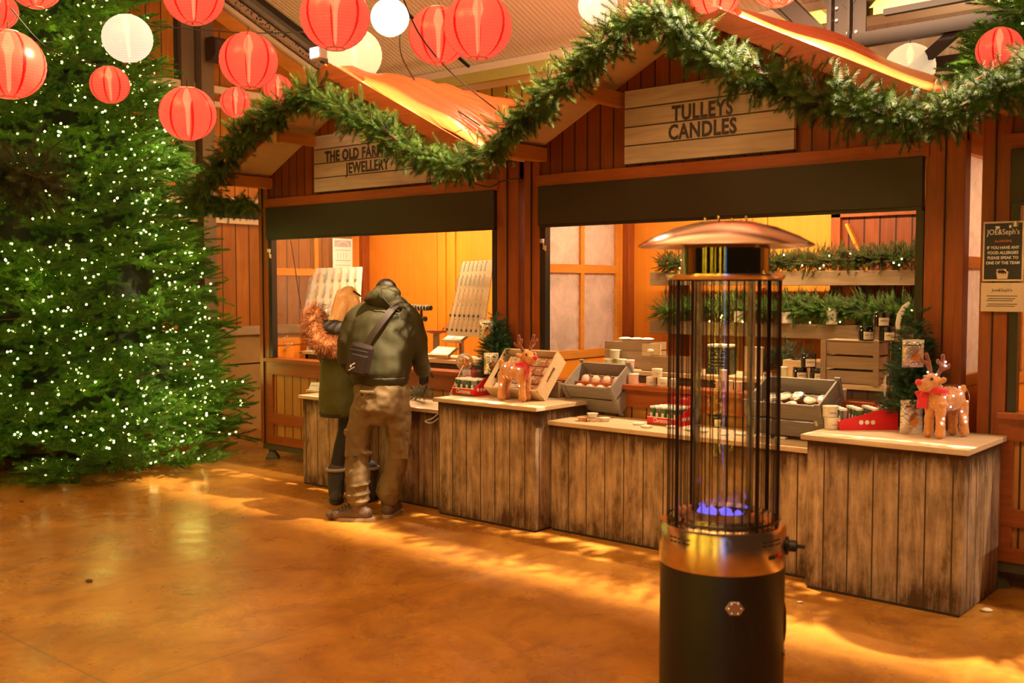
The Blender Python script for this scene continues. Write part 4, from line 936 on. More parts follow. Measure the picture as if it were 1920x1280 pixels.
# back door frame
bd=thing('stall_door','brown wooden door in the back wall of the candle stall','door',(-2.65,7.44,.2))
M().box(-.5,0,0,.45,.03,2.03).build('door_leaf',MT['stall'],bd); M().box(-.56,-.03,0,-.49,.03,2.08).box(-.56,-.03,2.0,.45,.03,2.08).build('door_frame',MT['stallframe'],bd)
M().bar((-.44,-.02,1.95),(-.25,-.02,1.55),.02,.05,up=(0,1,0)).build('brace',MT['ply'],bd)
# ---- small products
def jar(loc,w,h,kind,label,text=True,group=None,rz=YAW):
    t=thing({'b':'candle_jar','w':'candle_jar','c':'candle_cup','s':'candle_cup','g':'candle_cup'}[kind],label,'candle',tuple(loc),rz,group)
    r=w/2
    if kind=='b':
        M().lathe([(r*.94,0),(r,.003),(r,h*.72),(r*.9,h*.77)],20).build('glass',MT['jarblack'],t,smooth=True)
        M().lathe([(r*.93,h*.76),(r*.95,h*.77),(r*.95,h*.97),(r*.9,h)],20).build('lid',MT['jarblack'],t,smooth=True)
    elif kind=='w':
        M().lathe([(r*.92,0),(r,.004),(r,h*.74)],20).build('glass',MT['waxw'],t,smooth=True)
        M().lathe([(r*1.02,h*.74),(r*1.02,h*.97),(r*.98,h)],20).build('lid',MT['cream'],t,smooth=True)
    else:
        M().lathe([(r*.86,0),(r*.98,h*.93)],20).build('glass',MT['strR'] if kind=='s' else MT['strG'],t,smooth=True)
        M().lathe([(r*1.0,h*.92),(r*1.03,h*.94),(r*1.0,h),(r*.9,h)],20).build('lid',MT['white'],t,smooth=True)
    if kind in 'bw' :
        lb=M(); a0=R(38); n=8
        pts=[(1.012*r*math.sin(-a0+2*a0*i/n),-1.012*r*math.cos(-a0+2*a0*i/n)) for i in range(n+1)]
        vs=[(x,y,z) for z in (h*.08,h*.62) for x,y in pts]; lb.add(vs,[(i,i+1,n+2+i,n+1+i) for i in range(n)])
        l_=lb.build('label',MT['cream'],t)
        if text: txt('APRÈS SKI',h*.13,ink,l_,(0,-r*1.03,h*.40),ext=.0003)
    return t
def jp(px,pyb,w,h,kind,label,Z=None,Y=None,**k):
    p=at(px,pyb,Y=Y) if Y is not None else at(px,pyb,Z=Z)
    if Z is not None: p.z=Z
    s=mpp(p); return jar(p,w*s,h*s,kind,label,**k)
G1='red and green striped candle cups stacked on the candle stall sill'
jp(1187,719,22,19,'s','red-striped candle cup standing on the sill, lowest of its stack',Y=6.2,group=G1)
e_=at(1187,719,Y=6.2)
def stk(px,pyb,w,h,kind,label,Y,group,**k): return jp(px,pyb,w,h,kind,label,Y=Y,group=group,**k)
zt=1.08
for px,py_,kind,lab,Yy in ((1141,696,'g','green-striped candle cup at the left of the stack beside the grey crate',6.40),(1165,696,'g','green-striped candle cup behind the pink-striped one',6.44)):
    p=at(px,py_,Y=Yy); jar(Vector((p.x,p.y,zt)),.072,.072,kind,lab,group=G1)
p=at(1153,677,Y=6.42); jar(Vector((p.x,p.y,zt+.0725)),.075,.068,'g','green-striped candle cup on top of its stack',group=G1)
p=at(1176,701,Y=6.34); jar(Vector((p.x,p.y+.03,zt)),.076,.075,'s','pink-striped candle cup in front of the stacked crates',group=G1)
G2='white APRÈS SKI candle jars on the candle stall sill'
for px,lab in ((1221,'white lettered candle jar on the sill, left one under the raised jar'),(1242,'white lettered candle jar on the sill, middle of the row'),(1264,'white lettered candle jar on the sill beside the red display box')):
    p=at(px,721,Y=6.16); jar(Vector((p.x,p.y,1.0)),.070,.062,'w',lab,group=G2)
p=at(1232,703,Y=6.16); jar(Vector((p.x,p.y,1.0625)),.074,.06,'w','white candle jar raised on two others on the sill',group=G2)
p1=at(1356,731,Y=6.17)
for i,px in enumerate((1349,1366,1384)): 
    p=at(px,731,Y=6.17); jar(Vector((p.x,p.y,1.0)),.058,.070,'s',['red-striped candle tub seen through the heater, left of the row','red-striped candle tub seen through the heater, middle of the row','red-striped candle tub seen through the heater, right of the row'][i],group='red-striped tubs behind the heater')
p=at(1357,711,Y=6.17); jar(Vector((p.x,p.y,1.0705)),.058,.070,'s','red-striped candle tub raised on two others behind the heater',group='red-striped tubs behind the heater')
GB='black glass APRÈS SKI candle jars'
for px,lab in ((1500,'black candle jar behind the right grey crate, lower left of three'),(1533,'black candle jar behind the right grey crate, lower right of three')):
    p=at(px,712,Y=6.40); jar(Vector((p.x,p.y,zt)),.098,.088,'b',lab,group=GB)
p=at(1516,684,Y=6.40); jar(Vector((p.x,p.y,zt+.0885)),.098,.090,'b','black candle jar on top of the three behind the right grey crate',group=GB)
jp(1344,800,18,24,'b','small black candle jar on the low counter, seen through the heater',Z=.765,text=False)
p=at(1562,723,Y=6.42); jar(Vector((p.x,p.y,zt)),.075,.075,'g','green-striped candle cup beside the right grey crate',group=G1)
p=at(1578,748,Y=6.12); jar(Vector((p.x,p.y,1.0)),.06,.07,'g','green-striped candle cup on the sill left of the brown crate',group=G1)
p=at(1468,691,Y=6.5); jar(Vector((p.x,p.y,zt)),.07,.075,'g','green-striped candle cup behind the heater at its right edge',group=G1)
G3='cream candle jars on the right tall counter'
for px,py_,dz,lab in ((1546,800,0,'cream candle jar on the right tall counter, lower left of three'),(1561,803,0,'cream candle jar on the right tall counter, lower front of three'),(1557,778,.0655,'cream candle jar on top of the three on the right tall counter')):
    p=at(px,py_ if not dz else 802,Z=.87); 
    if px==1546: p=p+Vector((-.03,.03,0))
    jar(Vector((p.x,p.y,.87+dz)),.092,.065,'w',lab,group=G3)
# white jars on the middle shelf
for px,lab in ((1561,'white candle jar half buried in the dark shelf garland'),(1476,'small white candle jar at the left of the dark shelf garland'),(1388,'white candle jar in the shelf garland seen through the heater')):
    p=at(px,605,Y=7.14); jar(Vector((p.x,7.13,1.422)),.085,.085 if px!=1561 else .12,'w',lab,group='white jars in the shelf garland')
# ---- crates
def crate(name,label,loc,W,D,H,mat,rot,slats=2,handle=False,group=None,posts=True,slope=0,floor=True,th=.012):
    t=thing(name,label,'crate',tuple(loc),0,group); t.rotation_euler=rot
    gap=H/(slats)*.16 if slats>1 else 0; sh_=H/slats
    for s in (-1,1):
        for k in range(slats):
            M().box(-W/2,s*D/2-th/2,k*sh_+gap/2,W/2,s*D/2+th/2,(k+1)*sh_-gap/2).build('slat',mat,t)
        if handle:
            x=s*W/2; m=M(); y0=D*.18; z0,z1=H*.5,H*.72
            m.box(x-th/2,-D/2,0,x+th/2,D/2,z0).box(x-th/2,-D/2,z1,x+th/2,D/2,H).box(x-th/2,-D/2,z0,x+th/2,-y0,z1).box(x-th/2,y0,z0,x+th/2,D/2,z1); m.build('end_panel',mat,t)
        else:
            for k in range(slats): M().box(s*W/2-th/2,-D/2,k*sh_+gap/2,s*W/2+th/2,D/2,(k+1)*sh_-gap/2).build('end_slat',mat,t)
    if posts:
        for sx in (-1,1):
            for sy in (-1,1): M().cb(sx*(W/2+.002),sy*(D/2+.009),H/2,.035,.012,H+.01).build('corner_post',mat,t)
    if floor: M().box(-W/2,-D/2,0,W/2,D/2,th*.7).build('bottom',mat,t)
    return t
# tilted pale crate with packs of wax melts
base=at(1000,745,Z=.87); TL=R(50)
def tilted(px,pyb,Z,lean): p=at(px,pyb,Z=Z); p.z=Z; return p
p=Vector((-4.90,5.93,.885))
ct1=crate('display_crate','pale wooden crate tilted forward behind the first reindeer, filled with wax melt packs',(p.x,p.y+.02,p.z+.115),.50,.36,.13,MT['crateP'],(R(48),0,0),slats=1,handle=True,posts=False)
mt_=Matrix.Translation(ct1.location)@Euler((R(48),0,0)).to_matrix().to_4x4()
wm=[pr('WaxPale',(.82,.76,.66),.3,noise=.1),pr('WaxPeach',(.72,.40,.24),.35,noise=.2,nsc=60),pr('WaxPink',(.78,.60,.50),.3,noise=.1)]
first=None
for i in range(6):
    for j in range(4):
        loc=mt_@Vector((-.19+i*.076,-.125+j*.083,.03)); m_=wm[[0,0,2,0,1,1][i] if j!=2 else [0,2,0,1,1,0][i]]
        k=thing('wax_melt_pack','clear pack of wax melts lying in the tilted pale crate, %s'%(['first column from the left','second column from the left','third column from the left','fourth column from the left','fifth column from the left','last column on the right'][i]),'wax melts',tuple(loc),0,'wax melt packs in the tilted crate'); k.rotation_euler=(R(48),0,0)
        M().cb(0,0,.018,.068,.074,.036).build('tray',m_,k,bevel=.006)
        b_=M(); [b_.cb(sx*.017,sy*.017,.039,.026,.026,.008) for sx in(-1,1) for sy in (-1,1)]; b_.build('wax_cubes',m_,k,bevel=.003)
        lab_=M().cb(0,-.0,.045,.05,.012,.001).build('label',MT['white'],k)
# prop under the tilted crate
tag(M().prism([(-.2,0),(.2,0),(.2,.12),(-.2,.12)],-.03,.03).build('support_block',MT['crateB'],None,loc=(p.x,p.y+.15,.87)),'brown wooden block propping up the tilted pale crate','block')
# grey slatted crate on its side with striped candles
p=at(1113,778,Z=.765); c2=crate('display_crate','grey slatted crate tilted open, filled with red-striped candles, on the low counter',(p.x+.02,p.y+.14,.765+.10),.42,.26,.25,MT['crateG'],(R(36),0,R(-2)),slats=2,th=.012)
mt2=Matrix.Translation(c2.location)@Euler((R(36),0,R(-2))).to_matrix().to_4x4()
for i in range(4):
    for j in range(2):
        loc=mt2@Vector((-.145+i*.096,-.065+j*.105,.10))
        k=thing('striped_candle','red-striped round candle in the left grey crate, %s row, %s'%(('front','back')[j],('far left','second from left','third from left','far right')[i]),'candle',tuple(loc),0,'red-striped candles in the left grey crate'); k.rotation_euler=(R(36),0,R(-2))
        M().lathe([(.020,0),(.038,.012),(.044,.04),(.040,.066),(.026,.082),(.006,.088)],18).build('wrap',MT['strR'],k,smooth=True)
        M().lathe([(.044,.036),(.0455,.04),(.044,.044)],18).build('rim',MT['red'],k,smooth=True)
# right grey crate
p=at(1480,815,Z=.765); c3=crate('display_crate','grey slatted crate tilted open with packets inside, on the low counter right of the heater',(-2.79,6.0,.765+.09),.46,.30,.24,MT['crateG'],(R(26),0,0),slats=2)
mt3=Matrix.Translation(c3.location)@Euler((R(26),0,0)).to_matrix().to_4x4()
for i in range(5):
    for j in range(2):
        loc=mt3@Vector((-.17+i*.085,-.06+j*.12,.14+.01*((i*7)%3)))
        k=thing('snack_packet','small pale printed packet in the right grey crate, %s'%(('at its left end','left of centre','at its centre','right of centre','at its right end')[i]),'packet',tuple(loc),0,'packets in the right grey crate'); k.rotation_euler=(R(26+5*math.sin(i*3+j)),R(6*math.sin(i*5)),R(10*math.sin(i*2+j)))
        M().sph((0,0,0),(.045,.055,.014),12,8).build('wrapper',MT['foil'] if (i+j)%2 else MT['cream'],k,smooth=True)
        M().cb(0,0,.0145,.04,.03,.001).build('label',MT['white'],k)
        lb_=k.children[-1]; M().cb(0,.004,.0155,.03,.008,.001).build('print',ink,lb_)
bb=M().box(-.14,0,0,.14,.14,.085); tag(bb.build('support_block',MT['crateB'],None,loc=(-2.79,5.98,.765)),'low wooden block under the right grey crate','block')
# crates stacked on the table in the candle stall
xA=at(1175,697,Y=6.55); 
cA=crate('storage_crate','brown slatted crate, upper of the two stacked behind the candle cups',(xA.x+.03,6.62,1.08),.40,.22,.20,MT['crateB'],(0,0,0),slats=3,posts=False)
xE=at(1220,680,Y=6.5)
M().cb(.22,-.115,.135,.16,.01,.11).build('end_board',MT['crateP'],cA); M().sph((.22,-.13,.14),(.03,.01,.014),10,6).build('drawer_knob',MT['white'],cA,smooth=True)
crate('storage_crate','long pale-edged crate in front of the upper brown one, seen beside the heater',(at(1260,697,Y=6.45).x,6.44,1.08),.42,.12,.115,MT['crateB'],(0,0,0),slats=2,posts=False)
for i,px in enumerate((1175,1195,1214)):
    p=at(px,647,Y=6.62); k=thing('paper_packet','flat white packet lying on the upper brown crate, %s'%('leftmost','middle one','rightmost')[i],'packet',(p.x,6.60+.01*i,1.285),.1*i,'white packets on the brown crate')
    M().sph((0,0,.012),(.05,.06,.012),12,6).build('wrapper',MT['white'],k,smooth=True)
# wooden tray box and brown crate at right
crate('storage_crate','low wooden tray of pale packets behind the black jars',(at(1540,720,Y=6.62).x,6.62,1.08),.44,.22,.12,MT['crateP'],(0,0,0),slats=1,posts=False)
tp=Vector((-2.5,6.272,1.092))
bc=crate('storage_crate','brown slatted crate at the right of the candle stall with black jars on top',(-2.56,6.31,1.092),.33,.17,.265,MT['crateB'],(0,0,0),slats=3)
M().box(-.165,-.085,.262,.165,.085,.27).build('top_board',MT['crateB'],bc)
for px,dz,lab in ((1624,0,'black candle jar on the brown crate, lower left of three'),(1663,0,'black candle jar on the brown crate, lower right of three'),(1652,.088,'black candle jar on top of the three on the brown crate')):
    q_=at(px,640,Y=6.29); jar(Vector((q_.x,6.29,1.363+dz)),.096,.087,'b',lab,group=GB)
# black chalk sign box and tall tin behind the heater
bx=thing('chalkboard_sign','black chalk-lettered sign box holding white packs, seen through the heater','sign',(at(1352,700,Y=6.5).x,6.5,1.08),R(8))
M().box(-.09,-.06,0,.09,.06,.19).build('box',MT['black'],bx,bevel=.003); M().box(-.085,-.055,.19,.085,.055,.21).build('white_packs',MT['white'],bx,bevel=.008)
for k_,z in enumerate((.15,.12,.095,.07,.045)): txt(('Candles','hand made','scented','gift','ideas')[k_] if False else '~ ~ ~ ~',.03,whiteink,bx,(0,-.061,z),ext=.0002)
pl=thing('wooden_box','small pale upright wooden box behind the heater','box',(at(1412,700,Y=6.5).x,6.5,1.08),R(-5)); M().box(-.05,-.05,0,.05,.05,.19).build('body',MT['crateP'],pl,bevel=.003); M().box(-.052,-.052,.19,.052,.052,.2).build('lid',MT['crateP'],pl)
garland('dark dried fir sprigs standing behind the black jars',[(-3.42,6.70,1.1),(-3.2,6.70,1.14),(-3.1,6.68,1.12)],.13,260,36,mat='fird',droop=-1.4,scale=(.6,1.2),name='fir_sprigs',cat='fir sprigs')
# white hoop decoration
hp=thing('ribbon_hoop','white curved hoop leaning beside the small tree at the right','decoration',tuple(at(1690,625,Y=6.25)),0)
c0=at(1690,625,Y=6.25); M().tube([at(x,y,Y=6.25)-c0 for x,y in ((1684,624),(1683,608),(1687,590),(1695,576),(1705,567))],[(.010,.003),(.014,.003),(.016,.003),(.014,.003),(.008,.003)],8).build('band',MT['white'],hp,smooth=True)
# ---- red Christmas popcorn tube boxes
def tube_box(label,loc,rz,W=.21,D=.17,n=(4,3),back=True,sc=1):
    t=thing('display_box',label,'display box',tuple(loc),rz,'red Christmas display boxes'); t.scale=(sc,)*3
    M().box(-W/2,-D/2,0,W/2,D/2,.004).box(-W/2,-D/2,0,W/2,-D/2+.004,.055).build('front_tray',MT['red'],t)
    for s in (-1,1):
        m=M(); x=s*W/2; m.add([(x-.002,-D/2,0),(x-.002,D/2,0),(x-.002,D/2,.13),(x-.002,D/2-.05,.13),(x-.002,-D/2,.055),(x+.002,-D/2,0),(x+.002,D/2,0),(x+.002,D/2,.13),(x+.002,D/2-.05,.13),(x+.002,-D/2,.055)],
          [(0,1,2,3,4),(9,8,7,6,5),(0,4,9,5),(4,3,8,9),(3,2,7,8),(2,1,6,7),(1,0,5,6)]); sp=m.build('side_panel',MT['red'],t)
        for k in range(3):
            M().lathe([(.013,0),(.013,.001)],14,(x+s*.0025,-.045+k*.034,.045),ax=(s,0,0)).build('white_roundel',MT['white'],sp)
    M().box(-W/2,D/2-.004,0,W/2,D/2,.13).build('back_panel',MT['red'],t)
    hw=W*.38
    hd_=M().prism([(-hw,.13),(hw,.13),(hw,.165),(hw*.8,.19),(-hw*.8,.19),(-hw,.165)],D/2-.004,D/2).build('header_card',MT['red'],t); txt('JOE & SEPH\'S',.022,whiteink,hd_,(0,D/2-.006,.165),ext=.0002)
    M().box(-W/2,-D/2-.0015,.05,W/2,-D/2,.056).build('white_edge',MT['white'],t)
    tx=txt('Christmas',.040,whiteink,t,(0,-D/2-.002,.031),ext=.0004,bold=.0004,sx=.85)
    tr=M(); rr_=random.Random(3)
    for k in range(22): tr.lathe([(.004,0),(.001,.010)],5,(-W/2+.008+k*(W-.016)/21,-D/2-.0012,.002+rr_.uniform(0,.003)),ax=(0,-.1,1))
    tr.build('tree_print',MT['fir'],t)
    gm=pr('TubeGreen',(.05,.14,.04),.3,noise=.5,nsc=60) if 'TubeGreen' not in bpy.data.materials else bpy.data.materials['TubeGreen']
    for i in range(n[0]):
        for j in range(n[1]):
            x=-W/2+.027+i*(W-.054)/(n[0]-1); y=-D/2+.03+j*(D-.06)/(n[1]-1); r=.0215
            u=thing('popcorn_tube','clear tube of green-wrapped sweets in the %s'%label,'sweet tube',(0,0,0),0,'sweet tubes in the red boxes')
            lw_=Matrix.Translation(loc)@Matrix.Rotation(rz,4,'Z')@Matrix.Scale(sc,4)@Vector((x,y,.006)); u.location=lw_; u.rotation_euler=(0,0,rz); u.scale=(sc,)*3
            u['label']=('clear tube of green sweets, %s, in the red box %s'%(('front row','second row','back row','rear row')[j],label.split(' box ')[-1]))
            M().cyl((0,0,0),r,.105,12).build('tube',gm if (i+j)%2==0 else MT['clearj'],u,smooth=True)
            M().cyl((0,0,.105),r*1.04,.012,12).build('cap',MT['white'],u,smooth=True)
            M().cb(0,-r-.0006,.05,.02,.001,.05).build('label',MT['cream'],u)
    return t
p=at(866,742,Z=.87); tube_box('red display box on the first tall counter',(p.x,5.80,.87),R(0),sc=1.05)
p=at(1240,795,Z=.765); tube_box('red display box on the low middle counter',(p.x+.05,6.02,.765),R(-4),W=.24,D=.22,n=(5,4),sc=1.0)
p=at(1618,798,Z=.87); tube_box('red display box on the right tall counter',(p.x+.03,5.93,.87),YAW+R(-88),W=.2,D=.34,n=(4,4),sc=1.0)
# ---- wax melt cups on the low counter
for i,(px,py_) in enumerate(((1093,789),(1112,790),(1134,790),(1112,778))):
    p=at(px,py_,Z=.765); k=thing('tealight_cup',['small peach wax cup on the low counter, leftmost','small pale wax cup on the low counter, middle one','small cream wax cup on the low counter, rightmost','pale wax cup stacked on top of the others'][i],'wax cup',(p.x,p.y if i<3 else at(1112,790,Z=.765).y+.01,.765 if i<3 else .794),YAW,'wax cups before the left grey crate')
    if i==3: k.location.x=at(1114,789,Z=.765).x
    M().lathe([(.028,0),(.036,.026),(.040,.028),(.040,.024)],14).build('cup',wm[(1,2,0,0)[i]],k,smooth=True)
rr=random.Random(12)
for i in range(9):
    x=-3.85+.13*i+rr.uniform(-.03,.03); k=thing('price_card','small white packet lying on the low counter behind the heater, %s'%('first from the left','second from the left','third from the left','fourth from the left','fifth, at the middle','sixth from the left','fourth from the right end','second from the right end','last at the right')[i],'packet',(x,5.76+rr.uniform(0,.12),.766),rr.uniform(-.6,.6),'small packets along the low counter')
    M().cb(0,0,.008,.07,.05,.014).build('wrapper',MT['cream'] if i%2 else MT['white'],k,bevel=.004)
# ---- snack bags
def snack_bag(label,loc,w,h,rot,orange=True):
    t=thing('snack_bag',label,'snack bag',tuple(loc),0,'clear snack bags on the small trees'); t.rotation_euler=rot
    m=M(); nx,nz=10,12; rr_=random.Random(len(label)); 
    for s in (-1,1):
        rows=[]
        for j in range(nz+1):
            for i in range(nx+1):
                u=i/nx*2-1; v_=j/nz; bul=(1-u*u)**.6*min(1,(1-v_)*4)*min(1,.35+v_*2)*.5
                rows.append((u*w/2,s*(.004+.03*bul+.002*rr_.uniform(-1,1)*(abs(u)<1)),v_*h))
        m.add(rows,[(j*(nx+1)+i,j*(nx+1)+i+1,(j+1)*(nx+1)+i+1,(j+1)*(nx+1)+i) for j in range(nz) for i in range(nx)])
    m.build('pouch',MT['foil'],t,smooth=True)
    M().cb(0,-.006,h*.93,w*1.0,.004,h*.10).build('seal',MT['cream'],t)
    yc=-.024
    M().lathe([(w*.20,0),(w*.20,.003)],16,(w*.06,yc,h*.36),ax=(0,-1,0)).build('orange_slice',pr('OrangeSlice'+label[:5],(.62,.22,.04),.5,noise=.4,nsc=60),t)
    M().obox((w*.02,yc-.005,h*.52),(w*.42,.008,.012),(0,R(-50),0)).build('cinnamon_stick',pr('Cinnamon'+label[:5],(.28,.09,.03),.7),t)
    M().cb(0,yc+.008,h*.80,w*.6,.001,.006).build('print',ink,t)
    return t
def bagp(px,y0,y1,w,Y,label,tilt=0):
    p=at(px,y1,Y=Y); s=mpp(p); return snack_bag(label,p,w*s,(y1-y0)*s,(R(tilt),0,YAW))
bagp(912,599,636,26,5.93,'clear snack bag hanging high on the first small tree')
bagp(921,661,701,27,5.88,'clear snack bag hanging low on the first small tree')
bagp(1711,636,688,40,5.80,'clear bag with an orange slice hanging high on the right small tree')
b_=bagp(1708,740,804,42,5.86,'clear bag with an orange slice standing on the right tall counter before the tree'); b_.location.z=.872
b_=bagp(1662,700,748,26,5.86,'silver bag seen edge-on hanging from the left side of the right small tree'); b_.rotation_euler=(0,R(28),YAW+R(70))
# ---- small trees
def small_tree(label,loc,H,Rb,seed,log=True):
    t=thing('small_tree',label,'Christmas tree',tuple(loc)); r=np.random.default_rng(seed); P=[];D=[]
    for i in range(900):
        z=.12+(H-.12)*(1-math.sqrt(r.uniform())); rad=Rb*(1-z/H)**.9*(1+.15*math.sin(z*40)); a=r.uniform(0,2*PI); o=np.array([math.cos(a),math.sin(a),.15+r.uniform(-.3,.5)])
        P.append(np.array([math.cos(a),math.sin(a),0])*rad*r.uniform(.15,.92)+np.array([0,0,z-.02])); D.append(o)
    foliage('branches',np.array(P),np.array(D),r.uniform(.8,1.4,len(P)),TS,MT['firs'],t,twig=.0015,L=.06,seed=seed)
    M().tube([(0,0,0),(0,0,H)],[.012,.003],6).build('trunk',MT['twig'],t)
    M().lathe([(.055,0),(.058,.05),(.06,.09),(.05,.12),(.0,.122)],14).build('sack_base' if log else 'pot',pr('Sackcloth'+label[:5],(.34,.20,.10),.9,noise=.3,bump=.5),t,smooth=True)
    sp_=M()
    for i in range(26):
        k=int(r.integers(0,len(P))); q0=P[k]+D[k]*.05; sp_.sph(tuple(q0),.004,6,4)
    sp_.build('snow_tips',MT['white'],t)
    return t
MT['firs']=needle_mat('SmallFir',(.02,.06,.022),(.045,.11,.035))
p=at(928,737,Z=.87); small_tree('small artificial fir tree with hanging snack bags on the first tall counter',(p.x+.02,6.0,.87),.64,.17,41)
p=at(1700,795,Z=.87); small_tree('small artificial fir tree with hanging snack bags on the right tall counter',(-2.09,6.0,.87),.70,.19,42)
# ---- plush reindeer
MT['plush']=pr('PlushOrange',(.62,.25,.06),.85,noise=.25,nsc=70,sheen=.6,bump=.5); MT['antler']=pr('AntlerBrown',(.26,.07,.03),.8,noise=.2,sheen=.4)
MT['scarf']=pr('RedScarf',(.70,.02,.02),.7,noise=.1,sheen=.3); MT['ledw']=emis('WhiteLed',(.85,.85,1),14,True)
def reindeer(label,loc,rz,sc,turn,lights,seed):
    t=thing('plush_reindeer',label,'plush reindeer',tuple(loc),rz); t.scale=(sc,)*3
    b=M(); b.sph((-.01,0,.215),(.115,.062,.068),20,14).sph((.075,0,.22),(.055,.055,.07))
    b.tube([(.07,0,.24),(.105,0,.29)],[.045,.042],14)
    for x,y,dx in ((.085,-.035,.008),(.085,.035,.0),(-.08,-.035,-.006),(-.08,.035,-.012)):
        b.tube([(x,y,.20),(x+dx,y,.11),(x+dx*1.5,y,.028)],[.034,.026,.026],12); b.sph((x+dx*1.6,y,.027),(.029,.027,.027))
    b.sph((-.12,0,.265),(.022,.02,.026))
    body=b.build('body',MT['plush'],t); shell(body,.006,4,.5,.010,.022)
    h=bpy.data.objects.new('head_pivot',None)
    hm=Matrix.Translation((.115,0,.315))@Matrix.Rotation(turn,4,'Z')
    m=M(); m.sph((0,0,.0),(.052,.048,.048),18,12).sph((.048,0,-.018),(.046,.040,.036),16,12)
    for s in (-1,1): m.sph((-.015,s*.062,.012),(.014,.03,.018),12,8,(R(s*20),0,0))
    m.xf(hm); hd=m.build('head',MT['plush'],t); shell(hd,.005,3,.5,.006,.018)
    M().sph((.094,0,.0),(.019,.019,.018),14,10).xf(hm).build('red_nose',MT['scarf'],hd,smooth=True)
    for s in (-1,1):
        M().sph((.034,s*.034,.020),(.008,.007,.009),10,8).xf(hm).build('eye',MT['jarblack'],hd,smooth=True)
        a=M(); a.tube([(-.01,s*.025,.035),(-.02,s*.045,.075),(-.022,s*.058,.11),(-.012,s*.062,.145)],[.012,.013,.013,.010],10); a.sph((-.012,s*.062,.147),(.012,.011,.012))
        a.tube([(-.02,s*.052,.09),(.018,s*.062,.112),(.024,s*.064,.13)],[.010,.011,.009],8); a.tube([(-.018,s*.042,.065),(-.035,s*.08,.085),(-.035,s*.088,.105)],[.010,.010,.008],8)
        a.xf(hm); ao=a.build('antler',MT['antler'],hd); shell(ao,.004,2,.5,.003,.015)
    s_=M(); s_.tube([(.085+.052*math.cos(i*PI/8),.055*math.sin(i*PI/8),.262+.012*math.cos(i*PI/8)) for i in range(17)],[(.014,.02)]*17,10)
    s_.tube([(.135,-.02,.255),(.15,-.035,.215),(.14,-.045,.165)],[(.012,.022),(.01,.03),(.006,.032)],10).tube([(.13,-.04,.255),(.16,-.07,.235)],[(.012,.02),(.006,.026)],8)
    so=s_.build('scarf',MT['scarf'],t); shell(so,.005,2,.5,.003,.02)
    rr_=random.Random(seed); w=M(); pts=[]
    for i in range(90):
        a_=i*.42; f=i/90; pts.append((.1-.2*f,.072*math.sin(a_),.215+.078*math.cos(a_)))
    w.tube(pts,.0012,4); w.build('light_wire',MT['chromeS'],t)
    L_=[(.09,-.068,.235),(.03,-.07,.24),(-.03,-.07,.25),(.09,-.06,.115),(-.07,-.065,.115),(-.1,-.05,.20),(.05,-.072,.18),(-.08,-.062,.09),(.1,-.06,.09),(-.06,-.03,.28),(.14,-.05,.36),(.10,-.075,.41),(.105,-.08,.43),(.15,.0,.37),(.11,.06,.42),(-.04,-.068,.15)]
    for x,y,z in L_[:lights]: M().sph((x,y,z),.0045,8,6).build('led_light',MT['ledw'],t)
    return t
reindeer('plush reindeer with red nose and scarf on the first tall counter, facing right',(at(985,748,Z=.87).x+.01,5.70,.87),YAW+R(-38),1.02,R(-18),5,1)
r2=reindeer('plush reindeer wound with white lights on the right tall counter, facing left',(-1.86,5.86,.87),YAW+R(205),.98,R(-5),16,2)
# mirror so the lights face the viewer
for ch in list(r2.children):
    if ch.name.startswith(('led_light','light_wire')): ch.scale=(1,-1,1)
# ---- jewellery stall goods
card=MT['white']
eb=thing('earring_board','tall white leaning board of hanging earring cards inside the jewellery stall','display board',tuple(at(628,612,Y=6.6)),0)
p0=at(565,612,Y=6.6); p1=at(583,503,Y=6.8); p2=at(678,500,Y=6.8); p3=at(672,612,Y=6.6); eo=eb.location
n_=(p2-p1).cross(p0-p1).normalized()*.012
m=M(); V=[p-eo for p in (p0,p3,p2,p1)]; m.add(V+[v+n_ for v in V],[(0,1,2,3),(7,6,5,4),(0,4,5,1),(1,5,6,2),(2,6,7,3),(3,7,4,0)]); m.build('board',pr('BoardCream',(.80,.72,.60),.6,noise=.05),eb)
en=-n_.normalized() if n_.y>0 else n_.normalized()
ec=[pr('EarPink',(.62,.42,.40),.5,noise=.3,nsc=90),pr('EarBlue',(.42,.40,.46),.5,noise=.3,nsc=90),pr('EarTan',(.60,.42,.28),.5,noise=.3,nsc=90)]
hookm=pr('HookWire',(.12,.06,.04),.4,.5,noise=0)
for r_ in range(4):
    for c_ in range(7):
        u=.08+c_*.14; v=.04+r_*.25; q0=(p1*(1-u)+p2*u); q1=(p0*(1-u)+p3*u); c0=q0*(1-v)+q1*v; c1=q0*(1-v-.17)+q1*(v+.17); c0=c0+en*.012; c1=c1+en*.014
        k=thing('earring_card','small card of earrings in the %s row of the white board'%('top','second','third','bottom')[r_],'earring card',tuple(c0),0,'earring cards, %s row'%('top','second','third','bottom')[r_])
        sx=(p2-p1).normalized()*.021; dd=c1-c0; e=-en*.0015
        mm=M(); vv_=[-sx*.6+dd*.15,sx*.6+dd*.15,sx+dd,-sx+dd]; mm.add(vv_+[a_+e for a_ in vv_],[(0,1,2,3),(7,6,5,4),(0,4,5,1),(1,5,6,2),(2,6,7,3),(3,7,4,0)]); mm.build('card',ec[(r_*3+c_*2)%3],k)
        M().tube([Vector((0,0,0))-en*.01,Vector((0,0,.012))+en*.012,en*.022+Vector((0,0,.0)),dd*.18+en*.006],.0016,5).build('hook',hookm,k)
